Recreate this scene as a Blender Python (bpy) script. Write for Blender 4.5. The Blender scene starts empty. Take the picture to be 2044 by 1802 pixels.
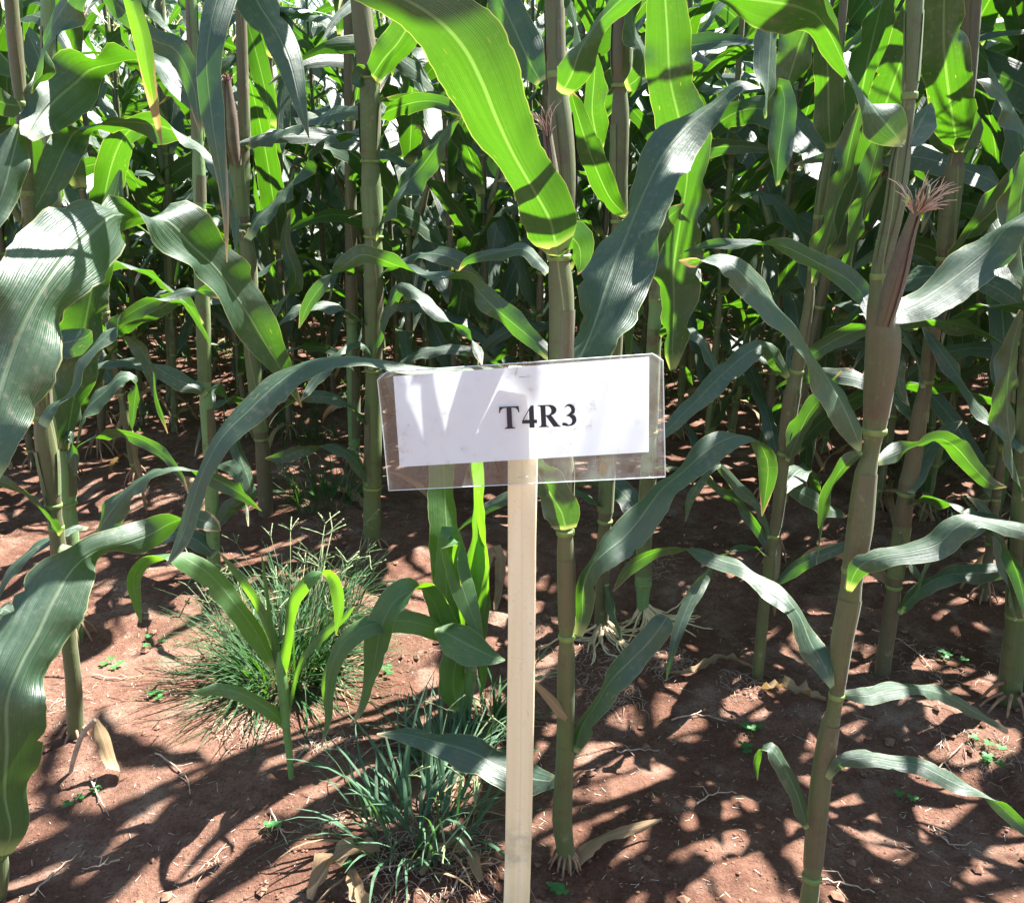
import bpy, math, random
from math import sin, cos, pi, sqrt
from mathutils import Vector, noise, Matrix

# ------------------------------------------------------------------ camera
F = 1700.0; H = 0.95; TH = math.radians(17.0)
CX, CY = 1022.0, 901.0
scn = bpy.context.scene
cd = bpy.data.cameras.new('camera'); cam = bpy.data.objects.new('camera', cd)
scn.collection.objects.link(cam); scn.camera = cam
cam.location = (0, 0, H); cam.rotation_euler = (pi/2 - TH, 0, 0)
cd.sensor_fit = 'HORIZONTAL'; cd.sensor_width = 36; cd.lens = 36*F/2044
cd.clip_start = 0.02; cd.clip_end = 1500

# ------------------------------------------------------------------ light
SUN = Vector((0.44, 0.30, 0.846)).normalized()
el = math.asin(SUN.z); az = math.atan2(SUN.x, SUN.y)
w = bpy.data.worlds.new('World'); scn.world = w; w.use_nodes = True
nt = w.node_tree; bg = nt.nodes['Background']
sk = nt.nodes.new('ShaderNodeTexSky'); sk.sky_type = 'NISHITA'; sk.sun_disc = False
sk.sun_elevation = el; sk.sun_rotation = az; sk.air_density = 1.1; sk.dust_density = 0.6
nt.links.new(sk.outputs[0], bg.inputs[0]); bg.inputs[1].default_value = 0.052
sl = bpy.data.lights.new('sun', 'SUN'); sl.energy = 5.0; sl.angle = math.radians(0.53); sl.color = (1, .975, .93)
so = bpy.data.objects.new('sun', sl); scn.collection.objects.link(so)
so.rotation_euler = SUN.to_track_quat('Z', 'Y').to_euler()
scn.view_settings.view_transform = 'Standard'; scn.view_settings.look = 'None'
scn.view_settings.exposure = 2.75; scn.view_settings.gamma = 1
scn.render.engine = 'CYCLES'
scn.cycles.max_bounces = 10; scn.cycles.transparent_max_bounces = 16; scn.cycles.transmission_bounces = 6
scn.cycles.diffuse_bounces = 5

C = scn.collection
UP = Vector((0, sin(TH), cos(TH))); RT = Vector((1, 0, 0)); FW = Vector((0, cos(TH), -sin(TH)))

def ray(x, y):
    u = (x-CX)/F; v = (y-CY)/F
    return Vector((u, cos(TH)-v*sin(TH), -sin(TH)-v*cos(TH)))
def P(x, y, Y):
    d = ray(x, y); t = Y/d.y
    return Vector((d.x*t, Y, H+d.z*t))
def depth(x, y, Y): return Y/ray(x, y).y

def gz(x, y):
    n = noise.noise
    d = max(0.0, min(1.0, 1.4-(y/9.0)))
    z = 0.020*n((x*1.3, y*1.3, 0)) + 0.010*n((x*4, y*4, 3)) * d
    z += 0.0055*n((x*13, y*13, 7))*d + 0.0028*n((x*37, y*37, 2))*d
    c = n((x*2.1+5, y*2.1, 9))
    if c > -0.05: z += 0.012*(c+.05)*max(0, n((x*24, y*24, 1))+.25)*4*d
    rk = (y+.35*x-1.06)/.6                       # slight ridge along each sown row
    z += 0.013*cos(2*pi*rk)*d
    return z
def G(x, y):
    """point on the ground seen at pixel x, y"""
    d = ray(x, y); t = H/-d.z
    for _ in range(3):
        p = d*t; t = (H-gz(p.x, p.y))/-d.z
    return Vector((d.x*t, d.y*t, H+d.z*t))

# ------------------------------------------------------------------ materials
def mat(name):
    m = bpy.data.materials.new(name); m.use_nodes = True
    t = m.node_tree; t.nodes.remove(t.nodes['Principled BSDF'])
    return m, t, t.nodes['Material Output']
def N(t, kind, **kw):
    n = t.nodes.new(kind)
    for k, v in kw.items(): setattr(n, k, v)
    return n
def math_n(t, op, a, b=None, clamp=False):
    n = t.nodes.new('ShaderNodeMath'); n.operation = op; n.use_clamp = clamp
    for i, v in enumerate((a, b)):
        if v is None: continue
        if hasattr(v, 'links'): t.links.new(v, n.inputs[i])
        else: n.inputs[i].default_value = v
    return n.outputs[0]
def mixc(t, f, a, b, mode='MIX'):
    n = t.nodes.new('ShaderNodeMix'); n.data_type = 'RGBA'; n.blend_type = mode; n.clamp_factor = True
    for s, v in ((n.inputs[0], f), (n.inputs[6], a), (n.inputs[7], b)):
        if hasattr(v, 'links'): t.links.new(v, s)
        else: s.default_value = v if not isinstance(v, tuple) else (*v, 1)[:4]
    return n.outputs[2]
def ramp(t, v, *st):
    n = t.nodes.new('ShaderNodeValToRGB'); t.links.new(v, n.inputs[0]); e = n.color_ramp.elements
    while len(e) < len(st): e.new(0.5)
    for i, (p, c) in enumerate(st):
        e[i].position = p; e[i].color = (c, c, c, 1) if not isinstance(c, tuple) else (*c, 1)
    return n.outputs[0]
def principled(t, out, col, rough=.5, spec=.5, bump=None, bs=.3, bd=.002):
    p = t.nodes.new('ShaderNodeBsdfPrincipled')
    for s, v in (('Base Color', col), ('Roughness', rough), ('Specular IOR Level', spec)):
        if hasattr(v, 'links'): t.links.new(v, p.inputs[s])
        else: p.inputs[s].default_value = (*v, 1)[:4] if isinstance(v, tuple) else v
    if bump is not None:
        b = t.nodes.new('ShaderNodeBump'); b.inputs['Strength'].default_value = bs; b.inputs['Distance'].default_value = bd
        t.links.new(bump, b.inputs['Height']); t.links.new(b.outputs[0], p.inputs['Normal'])
    if out is not None: t.links.new(p.outputs[0], out.inputs[0])
    return p

def leaf_mat(name, base, dark, trans, rib, brown=0.0, tmix=.42, rough=.42, dead=False):
    m, t, out = mat(name)
    uv = N(t, 'ShaderNodeUVMap').outputs[0]
    sx = N(t, 'ShaderNodeSeparateXYZ'); t.links.new(uv, sx.inputs[0]); u, v = sx.outputs[0], sx.outputs[1]
    au = math_n(t, 'ABSOLUTE', math_n(t, 'SUBTRACT', u, .5))
    ribm = ramp(t, au, (0.0, 1), (.016, .8), (.034, 0))
    cb = N(t, 'ShaderNodeCombineXYZ'); t.links.new(math_n(t, 'MULTIPLY', u, 34), cb.inputs[0]); t.links.new(math_n(t, 'MULTIPLY', v, 5), cb.inputs[1])
    oi = N(t, 'ShaderNodeObjectInfo'); t.links.new(math_n(t, 'MULTIPLY', oi.outputs['Random'], 50), cb.inputs[2])
    st = N(t, 'ShaderNodeTexNoise'); st.inputs['Scale'].default_value = 1.0; st.inputs['Detail'].default_value = 3; t.links.new(cb.outputs[0], st.inputs['Vector'])
    streak = ramp(t, st.outputs[0], (.3, 0.0), (.7, 1.0))
    vein = math_n(t, 'POWER', math_n(t, 'ABSOLUTE', math_n(t, 'SINE', math_n(t, 'MULTIPLY', u, 118))), 3)
    tc = N(t, 'ShaderNodeTexCoord').outputs['Object']
    big = N(t, 'ShaderNodeTexNoise'); big.inputs['Scale'].default_value = 9; big.inputs['Detail'].default_value = 4; t.links.new(tc, big.inputs['Vector'])
    col = mixc(t, streak, dark, base)
    col = mixc(t, ramp(t, big.outputs[0], (.35, 0), (.7, .55)), col, tuple(c*1.35 for c in base))
    col = mixc(t, math_n(t, 'MULTIPLY', vein, .22), col, tuple(c*.55 for c in base))
    tcol = mixc(t, streak, tuple(c*.72 for c in trans), trans)
    tcol = mixc(t, math_n(t, 'MULTIPLY', vein, .5), tcol, tuple(c*.45 for c in trans))
    if dead:
        pass
    else:                                         # yellow / necrotic flecks and browned margins
        fl = N(t, 'ShaderNodeTexVoronoi'); fl.inputs['Scale'].default_value = 1
        c2 = N(t, 'ShaderNodeCombineXYZ'); t.links.new(math_n(t, 'MULTIPLY', u, 9), c2.inputs[0]); t.links.new(math_n(t, 'MULTIPLY', v, 28), c2.inputs[1]); t.links.new(math_n(t, 'MULTIPLY', oi.outputs['Random'], 90), c2.inputs[2])
        t.links.new(c2.outputs[0], fl.inputs['Vector'])
        fm = ramp(t, fl.outputs['Distance'], (.07, 1), (.13, 0))
        cut = ramp(t, big.outputs[0], (.5, 0), (.62, 1))
        fm = math_n(t, 'MULTIPLY', fm, cut)
        col = mixc(t, math_n(t, 'MULTIPLY', fm, .6), col, (.42, .34, .12)); tcol = mixc(t, math_n(t, 'MULTIPLY', fm, .5), tcol, (.6, .42, .06))
        edge = math_n(t, 'ADD', au, math_n(t, 'MULTIPLY', st.outputs[0], .03))
        em = ramp(t, edge, (.497, 0), (.511, 1))
        col = mixc(t, math_n(t, 'MULTIPLY', em, .7), col, (.40, .40, .16)); tcol = mixc(t, math_n(t, 'MULTIPLY', em, .5), tcol, (.5, .5, .1))
    if not dead:
        at = N(t, 'ShaderNodeAttribute'); at.attribute_name = 'tip'; tp = at.outputs['Fac']
        e2 = math_n(t, 'ADD', tp, math_n(t, 'ADD', math_n(t, 'MULTIPLY', st.outputs[0], .10), math_n(t, 'MULTIPLY', math_n(t, 'POWER', au, 3), .5)))
        rnd = math_n(t, 'MULTIPLY', oi.outputs['Random'], .10)
        tm = ramp(t, math_n(t, 'SUBTRACT', e2, rnd), (.985, 0), (1.03, 1))
        col = mixc(t, tm, col, (.36, .27, .14)); tcol = mixc(t, tm, tcol, (.40, .26, .08))
        bs_ = ramp(t, tp, (.004, 0), (.006, 1), (.02, .8), (.045, 0))
        col = mixc(t, bs_, col, (.30, .36, .14)); tcol = mixc(t, bs_, tcol, (.45, .5, .10))
        du = N(t, 'ShaderNodeTexNoise'); du.inputs['Scale'].default_value = 130; du.inputs['Detail'].default_value = 4; t.links.new(tc, du.inputs['Vector'])
        col = mixc(t, math_n(t, 'MULTIPLY', ramp(t, du.outputs[0], (.52, 0), (.72, .55)), ramp(t, big.outputs[0], (.4, .1), (.65, 1))), col, (.22, .20, .15))
    col = mixc(t, math_n(t, 'MULTIPLY', ribm, .75), col, rib); tcol = mixc(t, math_n(t, 'MULTIPLY', ribm, .7), tcol, (.20, .38, .05))
    hgt = math_n(t, 'ADD', math_n(t, 'MULTIPLY', vein, -.5), math_n(t, 'ADD', streak, math_n(t, 'MULTIPLY', ribm, 2)))
    mid = N(t, 'ShaderNodeTexNoise'); mid.inputs['Scale'].default_value = 55; mid.inputs['Detail'].default_value = 4; t.links.new(tc, mid.inputs['Vector'])
    hgt = math_n(t, 'ADD', hgt, math_n(t, 'MULTIPLY', mid.outputs[0], 2.2))
    rg = math_n(t, 'ADD', rough, math_n(t, 'MULTIPLY', streak, .12))
    p = principled(t, None, col, rg, .75 if not dead else .35, hgt, .4, .0013)
    if not dead: p.inputs['IOR'].default_value = 1.62
    tr = N(t, 'ShaderNodeBsdfTranslucent'); t.links.new(tcol, tr.inputs[0])
    mx = N(t, 'ShaderNodeMixShader'); mx.inputs[0].default_value = tmix
    t.links.new(p.outputs[0], mx.inputs[1]); t.links.new(tr.outputs[0], mx.inputs[2])
    # insect holes
    if not dead:
        c3 = N(t, 'ShaderNodeCombineXYZ'); t.links.new(math_n(t, 'MULTIPLY', u, 5), c3.inputs[0]); t.links.new(math_n(t, 'MULTIPLY', v, 14), c3.inputs[1]); t.links.new(math_n(t, 'MULTIPLY', oi.outputs['Random'], 77), c3.inputs[2])
        vo = N(t, 'ShaderNodeTexVoronoi'); vo.inputs['Scale'].default_value = 1; t.links.new(c3.outputs[0], vo.inputs['Vector'])
        n3 = N(t, 'ShaderNodeTexNoise'); n3.inputs['Scale'].default_value = .45; t.links.new(c3.outputs[0], n3.inputs['Vector'])
        hole = math_n(t, 'MULTIPLY', math_n(t, 'LESS_THAN', vo.outputs['Distance'], .13), math_n(t, 'GREATER_THAN', n3.outputs[0], .69))
        ta = N(t, 'ShaderNodeBsdfTransparent'); m2 = N(t, 'ShaderNodeMixShader')
        t.links.new(hole, m2.inputs[0]); t.links.new(mx.outputs[0], m2.inputs[1]); t.links.new(ta.outputs[0], m2.inputs[2])
        t.links.new(m2.outputs[0], out.inputs[0])
    else:
        t.links.new(mx.outputs[0], out.inputs[0])
    return m
LEAF = leaf_mat('corn_leaf', (.034, .074, .038), (.015, .038, .021), (.075, .235, .004), (.15, .20, .13), tmix=.36, rough=.41)
YLEAF = leaf_mat('young_leaf', (.050, .125, .036), (.034, .09, .026), (.20, .48, .008), (.18, .27, .12), tmix=.45, rough=.42)
DLEAF = leaf_mat('dry_leaf', (.34, .235, .13), (.15, .095, .05), (.34, .20, .07), (.40, .31, .18), tmix=.25, rough=.7, dead=True)
GRASS = leaf_mat('grass_blade', (.032, .092, .026), (.018, .055, .017), (.08, .24, .010), (.08, .16, .07), tmix=.35, dead=True)
BGRASS = leaf_mat('blue_grass_blade', (.075, .15, .085), (.045, .10, .055), (.12, .30, .04), (.12, .2, .1), tmix=.3, dead=True)

def stalk_mat(name, green, purple, lo, hi):
    m, t, out = mat(name)
    uv = N(t, 'ShaderNodeUVMap').outputs[0]; mp = N(t, 'ShaderNodeMapping'); t.links.new(uv, mp.inputs[0]); mp.inputs['Scale'].default_value = (60, 4, 1)
    s = N(t, 'ShaderNodeTexNoise'); s.inputs['Scale'].default_value = 1; s.inputs['Detail'].default_value = 4; t.links.new(mp.outputs[0], s.inputs['Vector'])
    oi = N(t, 'ShaderNodeObjectInfo')
    tc = N(t, 'ShaderNodeTexCoord').outputs['Object']
    b = N(t, 'ShaderNodeTexNoise'); b.inputs['Scale'].default_value = 7; b.inputs['Detail'].default_value = 3; t.links.new(tc, b.inputs['Vector'])
    f = math_n(t, 'ADD', math_n(t, 'MULTIPLY', b.outputs[0], .9), math_n(t, 'MULTIPLY', oi.outputs['Random'], .45))
    f = math_n(t, 'ADD', f, math_n(t, 'MULTIPLY', s.outputs[0], .35))
    col = mixc(t, ramp(t, f, (lo, 0), (hi, 1)), green, purple)
    col = mixc(t, ramp(t, s.outputs[0], (.3, .5), (.6, 0)), col, tuple(c*.55 for c in purple))
    sp = N(t, 'ShaderNodeTexNoise'); sp.inputs['Scale'].default_value = 260; sp.inputs['Detail'].default_value = 2; t.links.new(tc, sp.inputs['Vector'])
    col = mixc(t, ramp(t, sp.outputs[0], (.62, 0), (.78, .2)), col, (.25, .25, .14))
    s3 = N(t, 'ShaderNodeTexNoise'); s3.inputs['Scale'].default_value = 24; s3.inputs['Detail'].default_value = 5; s3.inputs['Roughness'].default_value = .7; t.links.new(tc, s3.inputs['Vector'])
    col = mixc(t, ramp(t, s3.outputs[0], (.54, 0), (.66, .7)), col, (.075, .045, .03))
    col = mixc(t, ramp(t, s3.outputs[0], (.30, .5), (.40, 0)), col, (.24, .22, .12))
    su = N(t, 'ShaderNodeSeparateXYZ'); t.links.new(uv, su.inputs[0])
    ed = math_n(t, 'ABSOLUTE', math_n(t, 'SUBTRACT', math_n(t, 'FRACT', math_n(t, 'ADD', su.outputs[0], math_n(t, 'MULTIPLY', su.outputs[1], .9))), .5))
    col = mixc(t, ramp(t, ed, (.004, .6), (.014, 0)), col, (.26, .26, .12))
    p = principled(t, out, col, .5, .45, s.outputs[0], .5, .0012)
    p.inputs['Sheen Weight'].default_value = .08
    return m
STALK = stalk_mat('corn_stalk', (.085, .130, .034), (.088, .074, .036), .62, 1.2)
GSTALK = stalk_mat('green_stalk', (.13, .24, .08), (.10, .12, .06), .8, 1.2)
PHUSK = stalk_mat('purple_husk', (.14, .18, .07), (.10, .055, .045), .5, 1.15)
GHUSK = stalk_mat('green_husk', (.11, .18, .06), (.14, .13, .06), .7, 1.2)

def simple(name, c1, c2, scale=40, rough=.6, spec=.4, bs=.3, bd=.002):
    m, t, out = mat(name)
    tc = N(t, 'ShaderNodeTexCoord').outputs['Object']
    b = N(t, 'ShaderNodeTexNoise'); b.inputs['Scale'].default_value = scale; b.inputs['Detail'].default_value = 5; t.links.new(tc, b.inputs['Vector'])
    principled(t, out, mixc(t, ramp(t, b.outputs[0], (.35, 0), (.65, 1)), c1, c2), rough, spec, b.outputs[0], bs, bd)
    return m
YSTEM = stalk_mat('young_stem', (.11, .24, .055), (.12, .17, .06), .9, 1.3)
SHEATH = stalk_mat('leaf_sheath', (.10, .165, .048), (.095, .085, .040), .62, 1.2)
NODE = simple('stalk_node', (.11, .16, .04), (.17, .23, .06), 60, .5)
SILK = simple('silk', (.46, .29, .22), (.62, .45, .34), 80, .5)
DSILK = simple('dark_silk', (.16, .05, .06), (.28, .10, .09), 80, .5)
ROOT = simple('brace_root', (.17, .09, .06), (.28, .17, .10), 60, .7)
PROOT = simple('pale_root', (.42, .30, .16), (.58, .46, .27), 40, .65)
TWIG = simple('dry_twig', (.26, .17, .12), (.42, .31, .23), 90, .8)
STRAW = simple('straw', (.42, .33, .24), (.60, .52, .42), 100, .8)
CRUMB = simple('soil_crumb', (.12, .058, .038), (.21, .115, .08), 120, .95, .1)
TASSEL = simple('tassel', (.38, .34, .16), (.30, .34, .14), 60, .7)
LIGULE = simple('ligule', (.34, .42, .16), (.44, .48, .22), 50, .5)
SEED = simple('grass_seed_head', (.09, .13, .05), (.16, .19, .09), 300, .7)
CLOV = leaf_mat('clover_leaf', (.05, .19, .05), (.04, .14, .04), (.15, .5, .02), (.1, .25, .08), tmix=.35, dead=True)
INK = simple('printed_ink', (.018, .018, .03), (.035, .035, .05), 900, .6)
STEEL = simple('staple_steel', (.5, .5, .52), (.6, .6, .62), 50, .3)
STEEL.node_tree.nodes['Principled BSDF'].inputs['Metallic'].default_value = .9

def soil():
    m, t, out = mat('red_soil')
    tc = N(t, 'ShaderNodeTexCoord').outputs['Object']
    def nz(s, d, r=.55):
        n = N(t, 'ShaderNodeTexNoise'); n.inputs['Scale'].default_value = s; n.inputs['Detail'].default_value = d; n.inputs['Roughness'].default_value = r; t.links.new(tc, n.inputs['Vector']); return n.outputs[0]
    a, b, c = nz(2.2, 5), nz(34, 9, .78), nz(190, 5, .7)
    e = nz(9, 6, .65)
    col = mixc(t, ramp(t, a, (.35, 0), (.65, 1)), (.108, .048, .029), (.200, .110, .076))
    col = mixc(t, ramp(t, b, (.36, .75), (.56, 0)), col, (.075, .031, .020))
    col = mixc(t, ramp(t, b, (.58, 0), (.75, .5)), col, (.24, .150, .110))
    col = mixc(t, ramp(t, e, (.52, 0), (.66, .65)), col, (.26, .175, .13))
    col = mixc(t, ramp(t, e, (.34, .6), (.44, 0)), col, (.085, .038, .024))
    col = mixc(t, ramp(t, c, (.36, .7), (.47, 0)), col, (.055, .028, .020))
    col = mixc(t, ramp(t, c, (.60, 0), (.72, .5)), col, (.32, .23, .17))
    h = math_n(t, 'ADD', math_n(t, 'MULTIPLY', b, 1.0), math_n(t, 'MULTIPLY', c, .45))
    principled(t, out, col, .92, .15, h, 1.0, .010)
    return m
SOIL = soil()

def wood():
    m, t, out = mat('pale_wood')
    tc = N(t, 'ShaderNodeTexCoord').outputs['Object']
    mp = N(t, 'ShaderNodeMapping'); t.links.new(tc, mp.inputs[0]); mp.inputs['Scale'].default_value = (38, 38, 1.6)
    n = N(t, 'ShaderNodeTexNoise'); n.inputs['Scale'].default_value = 1.0; n.inputs['Detail'].default_value = 5; n.inputs['Distortion'].default_value = .6; t.links.new(mp.outputs[0], n.inputs['Vector'])
    wv = N(t, 'ShaderNodeTexWave'); wv.bands_direction = 'X'; wv.inputs['Scale'].default_value = .35; wv.inputs['Distortion'].default_value = 9; wv.inputs['Detail'].default_value = 2; wv.inputs['Detail Scale'].default_value = .4
    t.links.new(mp.outputs[0], wv.inputs['Vector'])
    col = mixc(t, ramp(t, n.outputs[0], (.35, 0), (.65, 1)), (.76, .62, .36), (.86, .75, .50))
    col = mixc(t, ramp(t, wv.outputs[0], (.003, .12), (.03, 0)), col, (.42, .28, .14))
    fn = N(t, 'ShaderNodeTexNoise'); fn.inputs['Scale'].default_value = 260; t.links.new(tc, fn.inputs['Vector'])
    col = mixc(t, ramp(t, fn.outputs[0], (.6, 0), (.8, .4)), col, (.5, .36, .2))
    # grey weather stain with its own shape near the foot, darker towards the buried end
    sx = N(t, 'ShaderNodeSeparateXYZ'); t.links.new(tc, sx.inputs[0])
    bn = N(t, 'ShaderNodeTexNoise'); bn.inputs['Scale'].default_value = 42; bn.inputs['Detail'].default_value = 4; t.links.new(tc, bn.inputs['Vector'])
    z = math_n(t, 'ADD', sx.outputs[2], math_n(t, 'MULTIPLY', math_n(t, 'SUBTRACT', bn.outputs[0], .5), .09))
    d = math_n(t, 'ABSOLUTE', math_n(t, 'SUBTRACT', z, .185))
    mk = math_n(t, 'MULTIPLY', ramp(t, d, (.012, 1), (.038, 0)), ramp(t, bn.outputs[0], (.38, .15), (.62, 1)))
    col = mixc(t, math_n(t, 'MULTIPLY', mk, .6), col, (.30, .29, .20))
    col = mixc(t, ramp(t, z, (.02, .8), (.14, 0)), col, (.50, .42, .24))
    principled(t, out, col, .6, .35, n.outputs[0], .15, .0008)
    return m
WOOD = wood()

def paper():
    m, t, out = mat('white_paper')
    tc = N(t, 'ShaderNodeTexCoord').outputs['Object']
    n = N(t, 'ShaderNodeTexNoise'); n.inputs['Scale'].default_value = 25; n.inputs['Detail'].default_value = 5; t.links.new(tc, n.inputs['Vector'])
    col = mixc(t, ramp(t, n.outputs[0], (.3, 0), (.8, 1)), (.82, .88, .96), (.86, .91, .98))
    p = principled(t, None, col, .45, .4)
    tr = N(t, 'ShaderNodeBsdfTranslucent'); tr.inputs[0].default_value = (.93, .96, .98, 1)
    mx = N(t, 'ShaderNodeMixShader'); mx.inputs[0].default_value = .17
    t.links.new(p.outputs[0], mx.inputs[1]); t.links.new(tr.outputs[0], mx.inputs[2]); t.links.new(mx.outputs[0], out.inputs[0])
    return m
PAPER = paper()

def plastic():
    m, t, out = mat('clear_laminate')
    tc = N(t, 'ShaderNodeTexCoord').outputs['Object']
    n = N(t, 'ShaderNodeTexNoise'); n.inputs['Scale'].default_value = 22; n.inputs['Detail'].default_value = 5; t.links.new(tc, n.inputs['Vector'])
    mp = N(t, 'ShaderNodeMapping'); t.links.new(tc, mp.inputs[0]); mp.inputs['Scale'].default_value = (40, 40, 400); mp.inputs['Rotation'].default_value = (0, .6, 0)
    sc = N(t, 'ShaderNodeTexNoise'); sc.inputs['Scale'].default_value = 1; sc.inputs['Detail'].default_value = 3; t.links.new(mp.outputs[0], sc.inputs['Vector'])
    bp = N(t, 'ShaderNodeBump'); bp.inputs['Strength'].default_value = .5; bp.inputs['Distance'].default_value = .002; t.links.new(n.outputs[0], bp.inputs['Height'])
    gl = N(t, 'ShaderNodeBsdfGlossy'); gl.inputs['Roughness'].default_value = .14; t.links.new(bp.outputs[0], gl.inputs['Normal'])
    ge = N(t, 'ShaderNodeNewGeometry'); vd = N(t, 'ShaderNodeVectorMath', operation='DOT_PRODUCT'); t.links.new(ge.outputs['Incoming'], vd.inputs[0]); t.links.new(bp.outputs[0], vd.inputs[1])
    fc = math_n(t, 'SUBTRACT', 1, math_n(t, 'ABSOLUTE', vd.outputs['Value'])); frs = math_n(t, 'ADD', .05, math_n(t, 'MULTIPLY', math_n(t, 'POWER', fc, 5), .9))
    ta = N(t, 'ShaderNodeBsdfTransparent'); ta.inputs[0].default_value = (.95, .97, .97, 1)
    m1 = N(t, 'ShaderNodeMixShader'); t.links.new(math_n(t, 'MULTIPLY', frs, 1.3), m1.inputs[0]); t.links.new(ta.outputs[0], m1.inputs[1]); t.links.new(gl.outputs[0], m1.inputs[2])
    df = N(t, 'ShaderNodeBsdfTranslucent'); df.inputs[0].default_value = (.7, .75, .76, 1)
    d2 = N(t, 'ShaderNodeBsdfDiffuse'); d2.inputs[0].default_value = (.7, .75, .76, 1)
    md = N(t, 'ShaderNodeMixShader'); t.links.new(df.outputs[0], md.inputs[1]); t.links.new(d2.outputs[0], md.inputs[2])
    dn = N(t, 'ShaderNodeTexNoise'); dn.inputs['Scale'].default_value = 70; dn.inputs['Detail'].default_value = 6; dn.inputs['Roughness'].default_value = .7; t.links.new(tc, dn.inputs['Vector'])
    dirt = math_n(t, 'MULTIPLY', ramp(t, dn.outputs[0], (.56, 0), (.68, .24)), ramp(t, n.outputs[0], (.45, .1), (.6, 1)))
    for q in (df, d2): t.links.new(mixc(t, ramp(t, dn.outputs[0], (.54, 0), (.6, 1)), (.7, .75, .76), (.30, .22, .16)), q.inputs[0])
    hz = math_n(t, 'ADD', math_n(t, 'ADD', dirt, ramp(t, n.outputs[0], (.35, .025), (.75, .10))), ramp(t, sc.outputs[0], (.74, 0), (.80, .12)))
    m2 = N(t, 'ShaderNodeMixShader'); t.links.new(hz, m2.inputs[0]); t.links.new(m1.outputs[0], m2.inputs[1]); t.links.new(md.outputs[0], m2.inputs[2])
    t.links.new(m2.outputs[0], out.inputs[0])
    return m
PLASTIC = plastic()

# ------------------------------------------------------------------ mesh helpers
def mesh(name, V, Fc, m, uv=None, smooth=True, tip=None):
    me = bpy.data.meshes.new(name); me.from_pydata(V, [], Fc)
    if tip is not None and any(tip): me.attributes.new('tip', 'FLOAT', 'POINT').data.foreach_set('value', tip)
    if uv is not None:
        l = me.uv_layers.new(name='UVMap'); flat = []
        for f in Fc:
            for i in f: flat += uv[i]
        l.data.foreach_set('uv', flat)
    ms = m if isinstance(m, (list, tuple)) else [m]
    for q in ms: me.materials.append(q)
    if smooth: me.polygons.foreach_set('use_smooth', [True]*len(me.polygons))
    me.update()
    return me
def link(name, me, parent=None):
    o = bpy.data.objects.new(name, me); C.objects.link(o)
    if parent is not None: o.parent = parent
    return o
def thing(name, loc, label, cat, group=None, rz=0, sc=1):
    o = bpy.data.objects.new(name, None); C.objects.link(o); o.location = loc; o.rotation_euler = (0, 0, rz); o.scale = (sc, sc, sc)
    o.empty_display_size = .05
    o['label'] = label; o['category'] = cat
    if group: o['group'] = group
    return o
class MB:
    def __init__(s): s.V = []; s.F = []; s.U = []; s.T = []
    def add(s, V, Fc, U, T=None):
        n = len(s.V); s.T += T if T else [0.0]*len(V); s.V += V; s.F += [tuple(i+n for i in f) for f in Fc]; s.U += U
    def mesh(s, name, m, smooth=True): return mesh(name, s.V, s.F, m, s.U, smooth, s.T)

def catmull(pts, n):
    """resample rows of numbers to n samples, spacing by image/space length"""
    k = len(pts); out = []
    L = [0.0]
    for i in range(1, k): L.append(L[-1]+max(1e-6, sqrt(sum((pts[i][j]-pts[i-1][j])**2 for j in range(2)))))
    for q in range(n):
        s = L[-1]*q/(n-1); i = 0
        while i < k-2 and s > L[i+1]: i += 1
        t = (s-L[i])/(L[i+1]-L[i]); t = min(1, max(0, t))
        p0, p1, p2, p3 = pts[max(0, i-1)], pts[i], pts[i+1], pts[min(k-1, i+2)]
        row = []
        for j in range(len(p1)):
            m1 = (p2[j]-p0[j])/((L[i+1]-L[max(0, i-1)]))*(L[i+1]-L[i])
            m2 = (p3[j]-p1[j])/((L[min(k-1, i+2)]-L[i]))*(L[i+1]-L[i])
            row.append((2*t**3-3*t*t+1)*p1[j]+(t**3-2*t*t+t)*m1+(-2*t**3+3*t*t)*p2[j]+(t**3-t*t)*m2)
        out.append(row)
    return out

def ribbon(cs, sides, ws, mb, ruf=.18, fold=.12, seed=0, nu=8, rufl=.09, org=Vector((0, 0, 0)), both=None):
    """cs centre points, sides unit vectors, ws half widths (m)"""
    n = len(cs); r = random.Random(seed); ph = [r.random()*6.28 for _ in range(4)]
    V = []; U = []; Fc = []; T = []; s = 0
    us = [2*i/nu-1 for i in range(nu+1)]; jag = [0, 0]
    for i in range(n):
        if i: s += (cs[i]-cs[i-1]).length
        tg = (cs[min(n-1, i+1)]-cs[max(0, i-1)]).normalized()
        sd = sides[i]; nm = sd.cross(tg)
        nm = nm.normalized() if nm.length > 1e-6 else Vector((0, 0, 1))
        env = min(1, i/(n*.12)+.15)*min(1, (n-1-i)/(n*.25)+.05)
        for k in (0, 1):
            jag[k] = jag[k]*.3+r.uniform(-.035, .035)-(r.uniform(.08, .3) if nu > 5 and r.random() < .02 else 0)
        for u in us:
            k = 0 if u < 0 else 1; u0 = u
            if abs(u) > .99: u *= 1+jag[k]
            q = s/rufl*6.28
            a = ruf*ws[i]*env*(u*u)*(sin(q+ph[k])+.5*sin(q*1.73+ph[k+2]))
            z = fold*ws[i]*(abs(u)**1.3)+a
            V.append(cs[i]+sd*(u*ws[i])+nm*z-org); U.append(((u0+1)/2, s)); T.append(.001+i/(n-1))
    m = nu+1
    for i in range(n-1):
        for j in range(nu):
            a = i*m+j; Fc.append((a, a+1, a+m+1, a+m))
    mb.add(V, Fc, U, T)

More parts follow.
